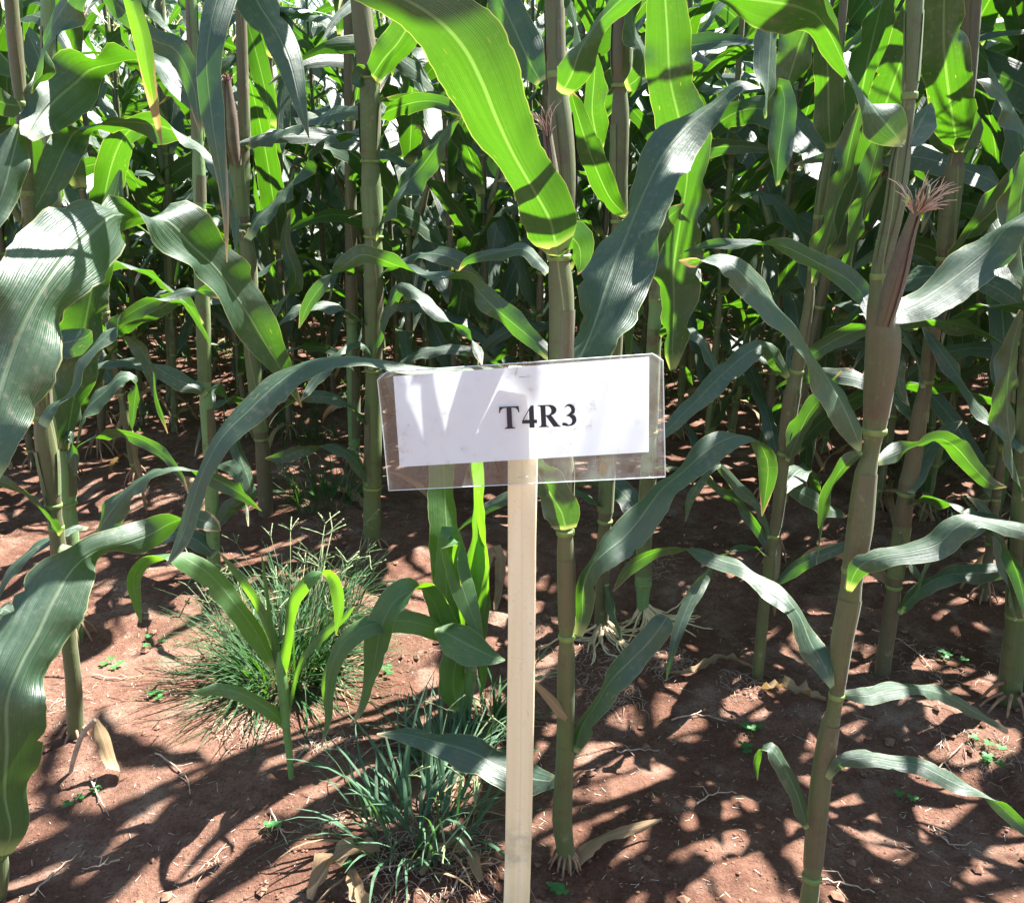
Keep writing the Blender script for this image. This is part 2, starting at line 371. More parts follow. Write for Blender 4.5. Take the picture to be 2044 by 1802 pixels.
def pxleaf(parent, pts, Ys, W=None, mode=1, wf=None, m=None, ruf=.2, fold=.26, seed=None, name='leaf', n=None, label=None, tight=False):
    """leaf blade through image stations (x, y, half width in px [signed: negative = turned over]) at forward distances Ys"""
    k = len(pts); st = []
    for i, p in enumerate(pts):
        f = i/(k-1)*(len(Ys)-1); j = min(int(f), len(Ys)-2); Y = Ys[j]+(Ys[j+1]-Ys[j])*(f-j)
        st.append((p[0], p[1], p[2], Y))
    ln = sum(math.hypot(st[i+1][0]-st[i][0], st[i+1][1]-st[i][1]) for i in range(k-1))
    n = n or max(10, min(64, int(ln/11)))
    rs = catmull(st, n)
    mxa = max(abs(p[2]) for p in pts)
    wf = max(wf or 1.25, 1.38) if mode == 1 and not tight else (wf or 1.25)
    W = (W or mxa)*wf
    best = None
    for sg in (1, -1):                            # mode 1: the side we see faces the sun; -1: it faces away (light comes through)
        cs = []; sides = []; ws = []; prev = None; sc = 0
        for i, (x, y, a, Y) in enumerate(rs):
            x0, y0 = rs[max(0, i-1)][:2]; x1, y1 = rs[min(n-1, i+1)][:2]
            dx, dy = x1-x0, -(y1-y0); l = math.hypot(dx, dy) or 1
            nx, ny = -dy/l, dx/l
            if prev: nx, ny = prev[0]*.35+nx*.65, prev[1]*.35+ny*.65; l2 = math.hypot(nx, ny) or 1; nx /= l2; ny /= l2
            prev = (nx, ny)
            q = i/(n-1); prof = min(1, (q/.22+.25))*min(1, ((1-q)/.45)**.7+.0)
            Wl = max(abs(a)*1.02+.3, W*prof); dp = sqrt(max(0, Wl*Wl-a*a))*(1+.45*sin(q*ln/55+x*.01)); d = depth(x, y, Y)
            v = (RT*nx+UP*ny)*a+FW*(sg*dp)
            cs.append(P(x, y, Y)); sides.append(v.normalized()); ws.append(Wl/F*d)
        for i in range(1, n-1):
            if rs[i][2] > 0:
                nn = sides[i].cross(cs[i+1]-cs[i-1])
                if nn.dot(FW) > 0: nn = -nn
                if nn.length > 0: sc += nn.normalized().dot(SUN)*abs(rs[i][2])
        if best is None or sc*mode > best[0]: best = (sc*mode, cs, sides, ws)
    _, cs, sides, ws = best
    mb = MB(); o = parent.location if parent is not None else Vector((0, 0, 0))
    r = random.Random(len(bpy.data.objects)) if seed is None else random.Random(seed)
    ribbon(cs, sides, ws, mb, ruf, fold, r.random(), org=o)
    ob = link(name, mb.mesh(name, m or LEAF), parent)
    if label: ob['label'] = label
    return ob

def tube(pts, rads, mb, ns=12, org=Vector((0, 0, 0)), flat=1.0):
    n = len(pts); V = []; U = []; Fc = []; s = 0
    t0 = (pts[1]-pts[0]).normalized(); a = Vector((1, 0, 0)) if abs(t0.x) < .8 else Vector((0, 1, 0))
    x = (a-t0*a.dot(t0)).normalized()
    for i in range(n):
        if i: s += (pts[i]-pts[i-1]).length
        tg = (pts[min(n-1, i+1)]-pts[max(0, i-1)]).normalized()
        x = (x-tg*x.dot(tg)).normalized(); y = tg.cross(x)
        for j in range(ns+1):
            q = 2*pi*j/ns
            V.append(pts[i]+(x*cos(q)+y*sin(q)*flat)*rads[i]-org); U.append((j/ns, s))
    m = ns+1
    for i in range(n-1):
        for j in range(ns):
            b = i*m+j; Fc.append((b, b+1, b+m+1, b+m))
    V.append(pts[-1]-org); U.append((.5, s)); e = len(V)-1
    for j in range(ns): Fc.append((n*m-m+j, n*m-m+j+1, e))
    mb.add(V, Fc, U)

def pxstalk(parent, pts, Y0, Y1, nodes=(), m=None, rscale=1.0):
    """stalk from base to top; pts (x, y, half width px); nodes = y pixel values of the joints"""
    k = len(pts)
    ys0, ys1 = pts[0][1], pts[-1][1]
    Yf = lambda y: Y0+(Y1-Y0)*((y-ys0)/(ys1-ys0))
    rs = catmull([tuple(p) for p in pts], 70)
    C3 = []; R = []; o = parent.location
    nodes = sorted(nodes, reverse=True)
    for x, y, a in rs:
        Y = Yf(y); d = depth(x, y, Y); r = a/F*d*rscale
        # sheath: wide above, pinched just under each joint
        for ny in nodes:
            dd = y-ny
            if 0 <= dd < 45: r *= .78+.22*min(1, dd/45)**.7
        C3.append(P(x, y, Y)); R.append(r)
    mb = MB(); tube(C3, R, mb, 16, o)
    ob = link('stalk', mb.mesh('stalk', m or STALK), parent)
    for ny in nodes:
        i = min(range(len(rs)-1), key=lambda q: abs(rs[q][1]-ny)); j = min(i+2, len(rs)-1)
        c = C3[i]; dr = (C3[j]-C3[max(0, i-2)]).normalized(); r = max(R[i], R[min(i+1, len(R)-1)])*1.05
        mb = MB(); h = .0035
        tube([c-dr*h, c-dr*h*.4, c+dr*h*.4, c+dr*h], [r*.93, r*.985, r*.985, r*.95], mb, 16, o)
        link('node', mb.mesh('node', NODE), parent)
    rq = random.Random(int(pts[0][0]*7)); ends = [min(range(len(rs)), key=lambda q: abs(rs[q][1]-ny)) for ny in nodes]+[len(rs)-2]
    for e in range(len(ends)-1):                 # leaf sheath wrapped round each joint, open on one side
        i0, i1 = ends[e]+1, ends[e+1]-1
        if i1-i0 < 4: continue
        i1 = i0+max(3, int((i1-i0)*rq.uniform(.75, 1.0))); V = []; U = []; Fc = []; nn_ = 14; gap = rq.uniform(2.6, 6.6); wide = rq.uniform(4.3, 5.4); s_ = 0
        for i in range(i0, i1+1):
            f = (i-i0)/(i1-i0); dr = (C3[min(len(C3)-1, i+1)]-C3[i-1]).normalized(); ax = (Vector((1, 0, 0))-dr*dr.x).normalized(); ay = dr.cross(ax); s_ += (C3[i]-C3[i-1]).length
            for j in range(nn_+1):
                u = j/nn_; edge = abs(2*u-1)**6; a = gap+wide*u*(1-.12*f)+.25*f; rr_ = R[i]*(1.035+.05*f+.05*edge*rq.uniform(.6, 1.2)); V.append(C3[i]+(ax*cos(a)+ay*sin(a))*rr_-o); U.append((u*.8, s_))
        m_ = nn_+1
        for i in range(i1-i0):
            for j in range(nn_): b = i*m_+j; Fc.append((b, b+1, b+m_+1, b+m_))
        link('sheath', mesh('sheath', V, Fc, SHEATH, U), parent)
    return C3, R

def low_leaves(parent, C3, n, z0, z1, seed, W=.024, L=.40):
    r = random.Random(seed); o = parent.location
    for i in range(n):
        z = z0+(z1-z0)*(i+.5)/n; p = min(C3, key=lambda q: abs(q.z-z)); mb = MB()
        dry = z < .22 and r.random() < .7
        blade3d(mb, 0, (seed % 3)+pi*(i % 2)+r.uniform(-.6, .6), L*r.uniform(.7, 1.2)*(.6 if dry else 1), W*r.uniform(.7, 1.2)*(.6 if dry else 1), r.uniform(.5, 1.15), r.choice((-1.4, -1.1, -.8)), r.choice((.6, -.6, 2.6, -2.6, 3.5, -3.8)), seed*13+i, r0=.008, bend=r.uniform(.6, 1.2), n=22, nu=8, ruf=.3)
        mb.V = [v+p-o for v in mb.V]; link('leaf', mb.mesh('leaf', DLEAF if dry else LEAF), parent)

def ear_at(parent, pts, Ys, silk=SILK, m=None, nsilk=45, spread=1.0):
    """ear in its husk; pts (x, y, half px) from shank to tip"""
    k = len(pts); st = []
    for i, p in enumerate(pts):
        f = i/(k-1); st.append((p[0], p[1], p[2], Ys[0]+(Ys[1]-Ys[0])*f))
    rs = catmull(st, 22); Cn = [P(x, y, Y) for x, y, a, Y in rs]; R = [max(.0015, a/F*depth(x, y, Y)) for x, y, a, Y in rs]
    o = parent.location
    mb = MB(); tube(Cn, R, mb, 14, o); e = link('ear', mb.mesh('ear', m or PHUSK), parent)
    dr = (Cn[-1]-Cn[-4]).normalized()
    r = random.Random(k*7+int(pts[0][0]))
    # husk leaves
    for q in range(3):
        a = q*2.1+.7; mbh = MB(); cs = []; sd = []; ws = []
        ax = (Cn[-1]-Cn[0]).normalized(); x = ax.orthogonal().normalized(); x = Matrix.Rotation(a, 3, ax) @ x; y = ax.cross(x)
        for i in range(12):
            f = i/11; j = min(21, int(f*21)); cs.append(Cn[j]+x*(R[j]*1.06+.001)+dr*(.02*f if i > 9 else 0)); sd.append(y); ws.append(R[0]*1.05*sqrt(max(.02, sin(pi*min(1, f*.85+.12)))))
        ribbon(cs, sd, ws, mbh, .03, -.35, q, 6, org=o)
        link('husk', mbh.mesh('husk', m or PHUSK), e)
    mb = MB(); tip = Cn[-1]-dr*.012
    for i in range(nsilk):
        d = (dr*1.2+Vector((r.uniform(-1, 1), r.uniform(-1, 1), r.uniform(-.5, .8)))*.75*spread).normalized(); L = r.uniform(.02, .05); pp = [tip]; g = Vector((r.uniform(-1, 1), r.uniform(-1, 1), -1.2))
        for s in range(1, 6): pp.append(pp[-1]+d*L/5); d = (d+g*.14*s*.4).normalized()
        tube(pp, [.0005]*5+[.0002], mb, 3, o)
    link('silk', mb.mesh('silk', silk), e)
    return e

def roots_at(parent, base, n=10, z=.06, r0=.012, reach=.06, m=ROOT, rr=.0026, seed=1):
    r = random.Random(seed); o = parent.location
    for i in range(n):
        a = 2*pi*i/n+r.uniform(-.25, .25); d = Vector((cos(a), sin(a), 0)); zz = z*r.uniform(.6, 1.1); re = reach*r.uniform(.7, 1.25)
        p0 = base+d*r0*.8+Vector((0, 0, zz)); p3 = base+d*re; p3.z = gz(p3.x, p3.y)-.006
        p1 = p0+d*re*.35-Vector((0, 0, zz*.15)); p2 = p3-d*re*.15+Vector((0, 0, zz*.45))
        pts = [p0*(1-t)**3+p1*3*t*(1-t)**2+p2*3*t*t*(1-t)+p3*t**3 for t in [q/6 for q in range(7)]]
        mb = MB(); tube(pts, [rr*1.25-rr*.5*q/6 for q in range(7)], mb, 6, o); link('brace_root', mb.mesh('brace_root', m), parent)

# ------------------------------------------------------------------ one generic blade in plant space
def blade3d(mb, h, a, L, W, e0, e1, tw, seed, r0=.011, bend=1.4, nu=6, n=18, ruf=.28, kink=0):
    r = random.Random(seed); d = Vector((cos(a), sin(a), 0)); hs = Vector((-sin(a), cos(a), 0))
    p = Vector((0, 0, h))+d*r0; cs = []; sd = []; ws = []; side_drift = r.uniform(-.5, .5)
    for i in range(n):
        s = i/(n-1); e = e0+(e1-e0)*(s**bend)
        if kink and s > kink: e = e1-.2
        aa = a+side_drift*s; dd = Vector((cos(aa), sin(aa), 0)); hh = Vector((-sin(aa), cos(aa), 0))
        t = dd*cos(e)+Vector((0, 0, sin(e)))
        cs.append(p.copy()); p = p+t*(L/(n-1))
        q = tw*s**1.5 + .25*sin(s*7+seed)
        nn = hh.cross(t); sd.append((hh*cos(q)+nn*sin(q)).normalized())
        ws.append(max(.0012, W*min(1, .35+s/.18)*max(.0, 1-s**2.6)**.8))
    ribbon(cs, sd, ws, mb, ruf, .2, seed, nu, rufl=.10)

def gen_plant(seed, lo=0):
    """parts of one generic mature corn plant, about 2.1 m tall: list of (name, mesh, sub-parts)"""
    r = random.Random(seed); parts = []; Ht = r.uniform(1.75, 2.1)
    lx, ly = r.uniform(-.05, .05), r.uniform(-.05, .05)
    cen = lambda z: Vector((lx*z*z*.5, ly*z*z*.5, z))
    hs = []; z = .06
    while z < Ht-.25: hs.append(z); z += r.uniform(.095, .135)
    mb = MB(); pts = []; rad = []; zz = -.03
    ns = 10 if not lo else 6
    while zz < Ht:
        pts.append(cen(zz)); rr = .0135*(1-.55*(max(0, zz)/Ht)**1.4)
        for h in hs:
            if h-.035 <= zz < h: rr *= .8
        rad.append(rr); zz += (.02 if not lo else .08)
    tube(pts, rad, mb, ns); parts.append(('stalk', mb.mesh('stalk', STALK), []))
    if not lo:
        for h in hs:
            mb = MB(); c = cen(h); rr = .0135*(1-.55*(h/Ht)**1.4)*1.08
            tube([c-Vector((0, 0, .004)), c, c+Vector((0, 0, .004))], [rr*.9, rr, rr*.95], mb, 8); parts.append(('node', mb.mesh('node', NODE), []))
    a0 = r.uniform(0, 6.28)
    for i, h in enumerate(hs):
        f = h/Ht; a = a0+pi*(i % 2)+r.uniform(-.45, .45)
        Lh = (.44+.42*sin(pi*min(1, f*1.05)))*r.uniform(.85, 1.15); W = (.017+.023*sin(pi*min(1, f*1.1)))*r.uniform(.85, 1.15)
        dry = f < .13 and r.random() < .5
        mb = MB()
        if dry: blade3d(mb, h, a, Lh*.6, W*.55, .5, -1.5, r.uniform(-2, 2), seed*31+i, bend=.6, ruf=.5, n=12)
        else:
            e1 = r.choice((-1.0, -1.3, -.7, -.3, .5)) if f < .75 else r.uniform(-.7, .9)
            blade3d(mb, h, a, Lh, W, r.uniform(.85, 1.3), e1, r.choice((0, .6, -.6, 2.2, -2.2, 3.2, -1.5, 4.0, -4.0, 1.5)), seed*31+i, bend=r.uniform(.8, 1.8), nu=6 if not lo else 2, n=20 if not lo else 9)
        c = cen(h); mb.V = [v+Vector((c.x, c.y, 0)) for v in mb.V]
        parts.append(('leaf', mb.mesh('leaf', DLEAF if dry else LEAF), []))
    if not lo:
        he = hs[len(hs)//2]; a = a0+1.2; d = Vector((cos(a)*.35, sin(a)*.35, 1)).normalized(); c = cen(he)+Vector((cos(a), sin(a), 0))*.014
        mb = MB(); pp = [c+d*.2*q/10 for q in range(11)]; rr = [.008, .011, .013, .014, .014, .013, .012, .010, .008, .006, .003]
        tube(pp, rr, mb, 9); em = mb.mesh('ear', GHUSK)
        mb = MB()
        for q in range(16):
            dd = (d+Vector((r.uniform(-1, 1), r.uniform(-1, 1), r.uniform(-.6, .6)))*.7).normalized(); p0 = pp[-1]-d*.01; ps = [p0, p0+dd*.015, p0+dd*.026+Vector((0, 0, -.006)), p0+dd*.034+Vector((0, 0, -.018))]
            tube(ps, [.0009, .0009, .0008, .0003], mb, 3)
        parts.append(('ear', em, [('silk', mb.mesh('silk', DSILK if seed % 2 else SILK))]))
    mb = MB(); top = cen(Ht)
    for q in range(9):
        a = q*2.4; t = r.uniform(.15, .6) if q else 0; d = Vector((cos(a)*sin(t), sin(a)*sin(t), cos(t))); b = top-Vector((0, 0, .1-q*.01)); ps = [b+d*.28*j/4+Vector((cos(a), sin(a), -.7))*.05*(j/4)**2*(q > 0) for j in range(5)]
        tube(ps, [.003, .0035, .0035, .003, .001], mb, 4)
    parts.append(('tassel', mb.mesh('tassel', TASSEL), []))
    if not lo:
        for q in range(7):
            a = q*.9+r.uniform(-.2, .2); d = Vector((cos(a), sin(a), 0)); z0 = r.uniform(.03, .07)
            mb = MB(); tube([d*.009+Vector((0, 0, z0)), d*.026+Vector((0, 0, z0*.6)), d*.045+Vector((0, 0, -.015))], [.003, .0027, .002], mb, 5)
            parts.append(('brace_root', mb.mesh('brace_root', ROOT), []))
    return parts

def place_parts(root, parts, skip=None):
    for nm, me, sub in parts:
        if skip and skip(nm): continue
        o = link(nm, me, root)
        for sn, sm in sub: link(sn, sm, o)

# ------------------------------------------------------------------ ground
def ground():
    xs = []; x = 0
    while x < 1.9: xs.append(x); x += .0135
    st = .02
    while x < 320: xs.append(x); x += st; st *= 1.16
    xs = [-q for q in reversed(xs[1:])]+xs
    ys = []; y = -1.2
    while y < .5: ys.append(y); y += .08
    while y < 3.4: ys.append(y); y += .0125
    st = .016
    while y < 500: ys.append(y); y += st; st *= 1.05
    y = -1.2; st = .1; pre = []
    while y > -200: y -= st; st *= 1.4; pre.append(y)
    ys = list(reversed(pre))+ys
    V = [(x, y, gz(x, y)) for y in ys for x in xs]; m = len(xs)
    Fc = [(j*m+i, j*m+i+1, j*m+m+i+1, j*m+m+i) for j in range(len(ys)-1) for i in range(m-1)]
    o = link('ground', mesh('ground', V, Fc, SOIL)); o['kind'] = 'structure'; o['label'] = 'reddish brown bare soil with clods and dappled shade'
ground()

# ------------------------------------------------------------------ upper part of an authored plant (above the frame)
def crown(root, top, lean, z1=2.0, seed=0, n=6, amp=1.0, az0=None, r0=.010, skip=()):
    r = random.Random(seed); o = root.location
    mb = MB(); pts = []; k = 24
    for i in range(k+1):
        f = i/k; z = top.z+(z1-top.z)*f; pts.append(Vector((top.x+lean.x*(z-top.z), top.y+lean.y*(z-top.z), z)))
    tube(pts, [r0*(1-.5*i/k) for i in range(k+1)], mb, 8, o); link('stalk', mb.mesh('stalk', STALK), root)
    keep = list(pts)
    a0 = r.uniform(0, 6.28) if az0 is None else az0
    for i in range(n):
        f = (i+.5)/n; p = pts[int(f*k*.9)+1]; a = a0+pi*(i % 2)+r.uniform(-.4, .4)
        if i in skip: r.uniform(0, 1); continue
        mb = MB(); blade3d(mb, 0, a, r.uniform(.5, .75)*amp*(1-.25*f), .047*amp*(1-.3*f), r.uniform(.9, 1.25), r.uniform(-.5, .3), r.choice((0, .5, -.5, 1.5)), seed*77+i, bend=1.7, n=18)
        mb.V = [v+p-o for v in mb.V]; link('leaf', mb.mesh('leaf', LEAF), root)
    mb = MB()
    for q in range(8):
        a = q*2.4; t = r.uniform(.15, .6) if q else 0; d = Vector((cos(a)*sin(t), sin(a)*sin(t), cos(t))); b = pts[-1]-Vector((0, 0, .05)); tube([b, b+d*.12, b+d*.25], [.003, .0035, .001], mb, 4, o)
    link('tassel', mb.mesh('tassel', TASSEL), root)
    return keep

CORN = 'corn plants standing in the sown rows'
def plant(name, label, bx, by, cat='corn plant', group=CORN):
    b = G(bx, by); return thing(name, b, label, cat, group)

# ================================================================== AUTHORED PLANTS
# ---- centre plant right behind the stake
pc = plant('corn_plant', 'tall corn plant with brownish stalk rising right behind the white plot sign', 1130, 1722)
Y = pc.location.y
c3, R = pxstalk(pc, [(1130, 1740, 18), (1128, 1690, 18), (1122, 1640, 20), (1128, 1500, 18), (1130, 1350, 18), (1131, 1270, 17), (1130, 1150, 18), (1128, 1050, 18), (1124, 900, 22), (1120, 700, 24), (1121, 600, 25), (1116, 500, 24), (1124, 400, 27), (1120, 280, 27), (1112, 160, 20), (1106, 0, 19), (1103, -60, 18)], Y, Y, (1270, 1060, 890, 510, 160), rscale=1)
cr_c = crown(pc, c3[-1], Vector((-.02, -.03, 0)), 2.0, 3, 6, az0=.4)
roots_at(pc, G(1130, 1722), 16, .022, .013, .024, ROOT, .0018, 3)
pxleaf(pc, [(1118, 512, 14), (1108, 480, 46), (1098, 440, 52), (1068, 385, 44), (1025, 310, 50), (990, 235, 62), (962, 165, 66), (925, 95, 62), (868, 35, 54), (790, -10, 42), (700, -40, 30), (620, -50, 14)], [Y-.02, Y-.24, Y-.34, Y-.38], mode=-1, wf=1.25, ruf=.06, seed=2, n=60)
pxleaf(pc, [(1118, 492, 12), (1138, 474, 30), (1156, 492, 25), (1159, 526, 14), (1153, 549, 1)], [Y-.03, Y-.06, Y-.06], mode=-1, ruf=.05, seed=5, name='leaf')
pxleaf(pc, [(1120, 188, 12), (1140, 152, 34), (1158, 100, 34), (1190, 50, 30), (1240, 0, 26), (1300, -50, 20), (1370, -60, 6)], [Y-.02, Y-.1, Y-.22], wf=1.25, ruf=.08)
pxleaf(pc, [(1128, 800, 20), (1145, 745, 42), (1180, 665, 50), (1217, 560, 56), (1252, 465, 50), (1290, 375, 44), (1330, 300, 44), (1380, 245, 38), (1435, 200, 22), (1478, 168, 15), (1519, 176, 1)], [Y+.01, Y+.10, Y+.22, Y+.30, Y+.28], mode=1, wf=1.1, ruf=.07, n=60)
pxleaf(pc, [(1080, 165, 8), (1055, 120, 20), (1030, 65, 28), (1005, 10, 30), (985, -40, 24), (960, -80, 8)], [Y+.06, Y+.12, Y+.15], mode=-1, ruf=.1)
pxleaf(pc, [(1102, 712, 12), (1050, 667, 16), (1005, 630, 18), (962, 590, 22), (935, 560, 4), (890, 556, -14), (836, 546, -15), (783, 527, 10), (723, 508, 18), (688, 530, 14), (650, 562, -12), (615, 610, -12), (597, 655, -1)], [Y+.02, Y+.1, Y+.16, Y+.2], wf=1.2, mode=-1)
pxleaf(pc, [(1094, 545, 8), (1070, 515, 10), (1045, 497, 13), (1010, 500, 13), (965, 510, 12), (930, 522, 8), (914, 542, 1)], [Y+.02, Y+.12, Y+.2], wf=1.3)
pxleaf(pc, [(1112, 790, 18), (1020, 755, 22), (930, 738, 22), (850, 733, 14), (760, 718, 15), (680, 712, 19), (610, 728, 26), (550, 768, 30), (500, 815, 28), (445, 870, 20), (408, 935, 20), (382, 1010, 19), (362, 1075, 17), (331, 1132, 1)], [Y+.03, Y-.02, Y-.06, Y-.1], mode=1, wf=1.25, ruf=.06, n=70)
pxleaf(pc, [(1128, 1058, 22), (1122, 1025, 34), (1098, 985, 30), (1070, 940, 26), (1045, 890, 18), (1030, 850, 4)], [Y-.02, Y-.03, Y-.05], mode=-1, wf=1.15)
pxleaf(pc, [(1152, 1272, 6), (1162, 1230, 14), (1164, 1175, 20), (1180, 1130, 20), (1210, 1100, 24), (1242, 1075, 27), (1274, 1040, 26), (1300, 1003, 22), (1325, 972, 20), (1365, 940, 20), (1413, 897, 22), (1462, 872, 15), (1500, 872, 3), (1522, 895, -15), (1533, 930, -18), (1530, 973, -13), (1521, 1030, -1)], [Y-.01, Y-.02, Y+.02, Y+.08, Y+.1], mode=1, wf=1.15, ruf=.08, n=64)
pxleaf(pc, [(1146, 1502, 5), (1162, 1449, 10), (1189, 1407, 13), (1217, 1361, 16), (1262, 1315, 21), (1296, 1280, 25), (1326, 1240, 22), (1332, 1230, 18)], [Y-.01, Y+.0, Y+.03], wf=1.15, ruf=.08)
pxleaf(pc, [(1140, 1438, 8), (1115, 1414, 9), (1097, 1393, 8), (1069, 1365, 5)], [Y-.01, Y-.03], m=DLEAF, label='dry stub of a lower leaf')
pxleaf(pc, [(1130, 1748, 5), (1164, 1703, 7), (1196, 1675, 8), (1238, 1661, 9), (1277, 1650, 10), (1322, 1634, 1)], [Y-.01, Y+.02, Y+.05], m=DLEAF, ruf=.4, label='withered tan lower leaf drooping to the soil')
pxleaf(pc, [(1112, 1560, 8), (1060, 1552, 18), (1000, 1530, 24), (940, 1500, 27), (870, 1480, 19), (810, 1465, 12), (752, 1465, 2)], [Y+.0, Y+.05, Y+.1], wf=1.1)
ear_at(pc, [(1122, 500, 9), (1112, 440, 14), (1104, 370, 13), (1098, 310, 9), (1092, 262, 4)], (Y-.03, Y-.04), nsilk=22, spread=.5)

# ---- right foreground plant
pr = plant('corn_plant', 'large leaning corn plant at right front carrying an ear with pink silk', 1606, 1835)
Y = pr.location.y; Yt = Y+.03
c3, R = pxstalk(pr, [(1604, 1860, 19), (1614, 1802, 20), (1621, 1745, 21), (1628, 1661, 22), (1639, 1555, 22), (1653, 1467, 21), (1669, 1393, 16), (1681, 1273, 23), (1695, 1200, 24), (1704, 1130, 24), (1716, 1051, 27), (1728, 945, 23), (1738, 905, 18), (1746, 850, 25), (1752, 790, 30), (1762, 680, 36), (1756, 600, 26), (1759, 529, 20), (1783, 423, 21), (1798, 317, 19), (1808, 262, 13), (1816, 184, 17), (1820, 130, 18), (1826, 0, 19), (1830, -60, 18)], Y, Yt, (1745, 1393, 1139, 868, 564, 183), rscale=.9)
crown(pr, c3[-1], Vector((.06, .02, 0)), 2.0, 11, 6, az0=.2, skip=(1, 3))
pxleaf(pr, [(1806, 290, 10), (1782, 262, 46), (1752, 226, 54), (1718, 180, 46), (1686, 128, 36), (1655, 66, 22), (1628, 30, 8), (1590, 14, -12), (1537, 4, -14), (1460, -4, 9), (1380, -10, 8), (1300, -12, 1)], [Yt-.03, Yt-.12, Yt-.16, Yt-.2], mode=1, wf=1.3, ruf=.05, fold=.1, n=56)
pxleaf(pr, [(1800, 290, 5), (1822, 272, 16), (1840, 240, 24), (1852, 218, 12), (1858, 205, 2)], [Yt-.01, Yt+.02, Yt+.03], ruf=.05, wf=1.2)
pxleaf(pr, [(1759, 618, 6), (1784, 622, 22), (1854, 590, 36), (1925, 538, 33), (1978, 492, 26), (2013, 451, 19), (2050, 430, 16), (2120, 380, 1)], [Yt-.03, Yt+.01, Yt+.0], wf=1.15, ruf=.06)
pxleaf(pr, [(1720, 902, 5), (1706, 862, 24), (1680, 804, 36), (1645, 745, 38), (1616, 698, 32), (1588, 652, 34), (1544, 610, 36), (1501, 566, 33), (1466, 532, 26), (1438, 515, 14), (1405, 518, 4), (1380, 524, -8), (1355, 520, -1)], [Y-.01, Y-.04, Y-.08, Y-.06], mode=1, wf=1.1, ruf=.07, n=50)
pxleaf(pr, [(1692, 1180, 5), (1712, 1135, 14), (1748, 1113, 17), (1819, 1100, 21), (1872, 1085, 19), (1907, 1053, 15), (1940, 1036, 12), (1978, 1042, 16), (2013, 1052, 17), (2060, 1065, 15), (2130, 1100, 1)], [Y-.02, Y-.05, Y-.05, Y-.03], wf=1.2, ruf=.08)
pxleaf(pr, [(1664, 1372, 5), (1645, 1328, 20), (1618, 1280, 24), (1597, 1230, 21), (1567, 1192, 22), (1528, 1165, 22), (1484, 1132, 21), (1441, 1118, 17), (1396, 1100, 13), (1350, 1093, -8), (1300, 1105, -13), (1255, 1135, -12), (1224, 1180, -1)], [Y-.01, Y+.04, Y+.12, Y+.16], wf=1.2, ruf=.1, n=56)
pxleaf(pr, [(1676, 1384, 6), (1731, 1388, 14), (1766, 1378, 15), (1819, 1372, 11), (1880, 1384, 10), (1942, 1418, 8), (2013, 1460, 6)], [Y+.0, Y+.06, Y+.14], wf=1.2)
pxleaf(pr, [(1650, 1556, 5), (1678, 1522, 12), (1731, 1511, 13), (1784, 1519, 14), (1836, 1527, 13), (1872, 1544, 13), (1918, 1567, 12), (1956, 1578, 3), (1990, 1602, -13), (2023, 1633, -13), (2060, 1670, -8), (2085, 1710, -1)], [Y-.01, Y-.04, Y-.06], wf=1.15, ruf=.08)
pxleaf(pr, [(1612, 1655, 5), (1592, 1588, 13), (1570, 1541, 14), (1551, 1509, 12), (1533, 1491, 8), (1518, 1496, -7), (1509, 1520, -8), (1512, 1557, -1)], [Y-.01, Y-.01, Y+.02], wf=1.15)
pxleaf(pr, [(1720, 900, 6), (1686, 928, 13), (1660, 970, 13), (1647, 1016, 14), (1639, 1069, 9), (1630, 1128, 1)], [Y+.0, Y+.03, Y+.05], wf=1.2)
pxleaf(pr, [(1752, 922, 8), (1794, 903, 20), (1829, 890, 12), (1875, 876, 12), (1907, 892, 14), (1942, 931, 16), (1978, 966, 12), (2010, 972, 1)], [Y+.02, Y+.12, Y+.2], wf=1.2, mode=-1)
pxleaf(pr, [(1740, 640, 6), (1728, 600, 14), (1695, 560, 18), (1642, 530, 15), (1600, 508, 13), (1558, 490, 10), (1519, 489, -6), (1459, 487, -13), (1413, 490, -9), (1365, 503, -1)], [Y+.05, Y+.15, Y+.25], wf=1.2, mode=-1)
ear_at(pr, [(1762, 650, 13), (1776, 600, 17), (1793, 540, 17), (1811, 480, 12), (1827, 430, 7), (1834, 412, 4)], (Yt-.05, Yt-.07), nsilk=80, spread=1.3)

# ---- left plant
pl = plant('corn_plant', 'slender corn plant with purple stalk at left, half hidden by pale arching leaves', 152, 1467)
Y = pl.location.y
c3, R = pxstalk(pl, [(153, 1475, 15), (150, 1430, 16), (146, 1350, 15), (139, 1290, 15), (126, 1180, 16), (116, 1086, 16), (107, 1010, 15), (97, 930, 20), (86, 830, 19), (84, 733, 15), (75, 600, 15), (65, 487, 14), (53, 388, 14), (47, 300, 15), (42, 212, 11), (35, 141, 13), (22, 0, 13), (17, -60, 13)], Y, Y-.03, (1060, 1014, 825, 390, 212), rscale=1)
cr_l = crown(pl, c3[-1], Vector((-.06, 0, 0)), 1.95, 21, 6, az0=1.2)
roots_at(pl, G(152, 1467), 7, .02, .012, .035, ROOT, .0025, 8)
pxleaf(pl, [(35, 450, 7), (70, 415, -14), (105, 350, -23), (128, 300, -20), (150, 264, -9), (195, 247, 11), (240, 243, 2), (293, 247, -16), (345, 260, -6), (388, 282, 10), (425, 318, 13), (455, 370, 12), (469, 423, -9), (473, 515, -1)], [Y-.03, Y+.06, Y+.0, Y-.08], wf=1.15, n=60)
pxleaf(pl, [(55, 275, 8), (80, 235, 34), (112, 198, 38), (150, 166, 30), (180, 140, 10), (226, 128, -20), (268, 120, -20), (317, 125, -14), (353, 166, -24), (386, 200, -20), (402, 240, -1)], [Y-.06, Y+.05, Y+.06, Y+.05], wf=1.15)
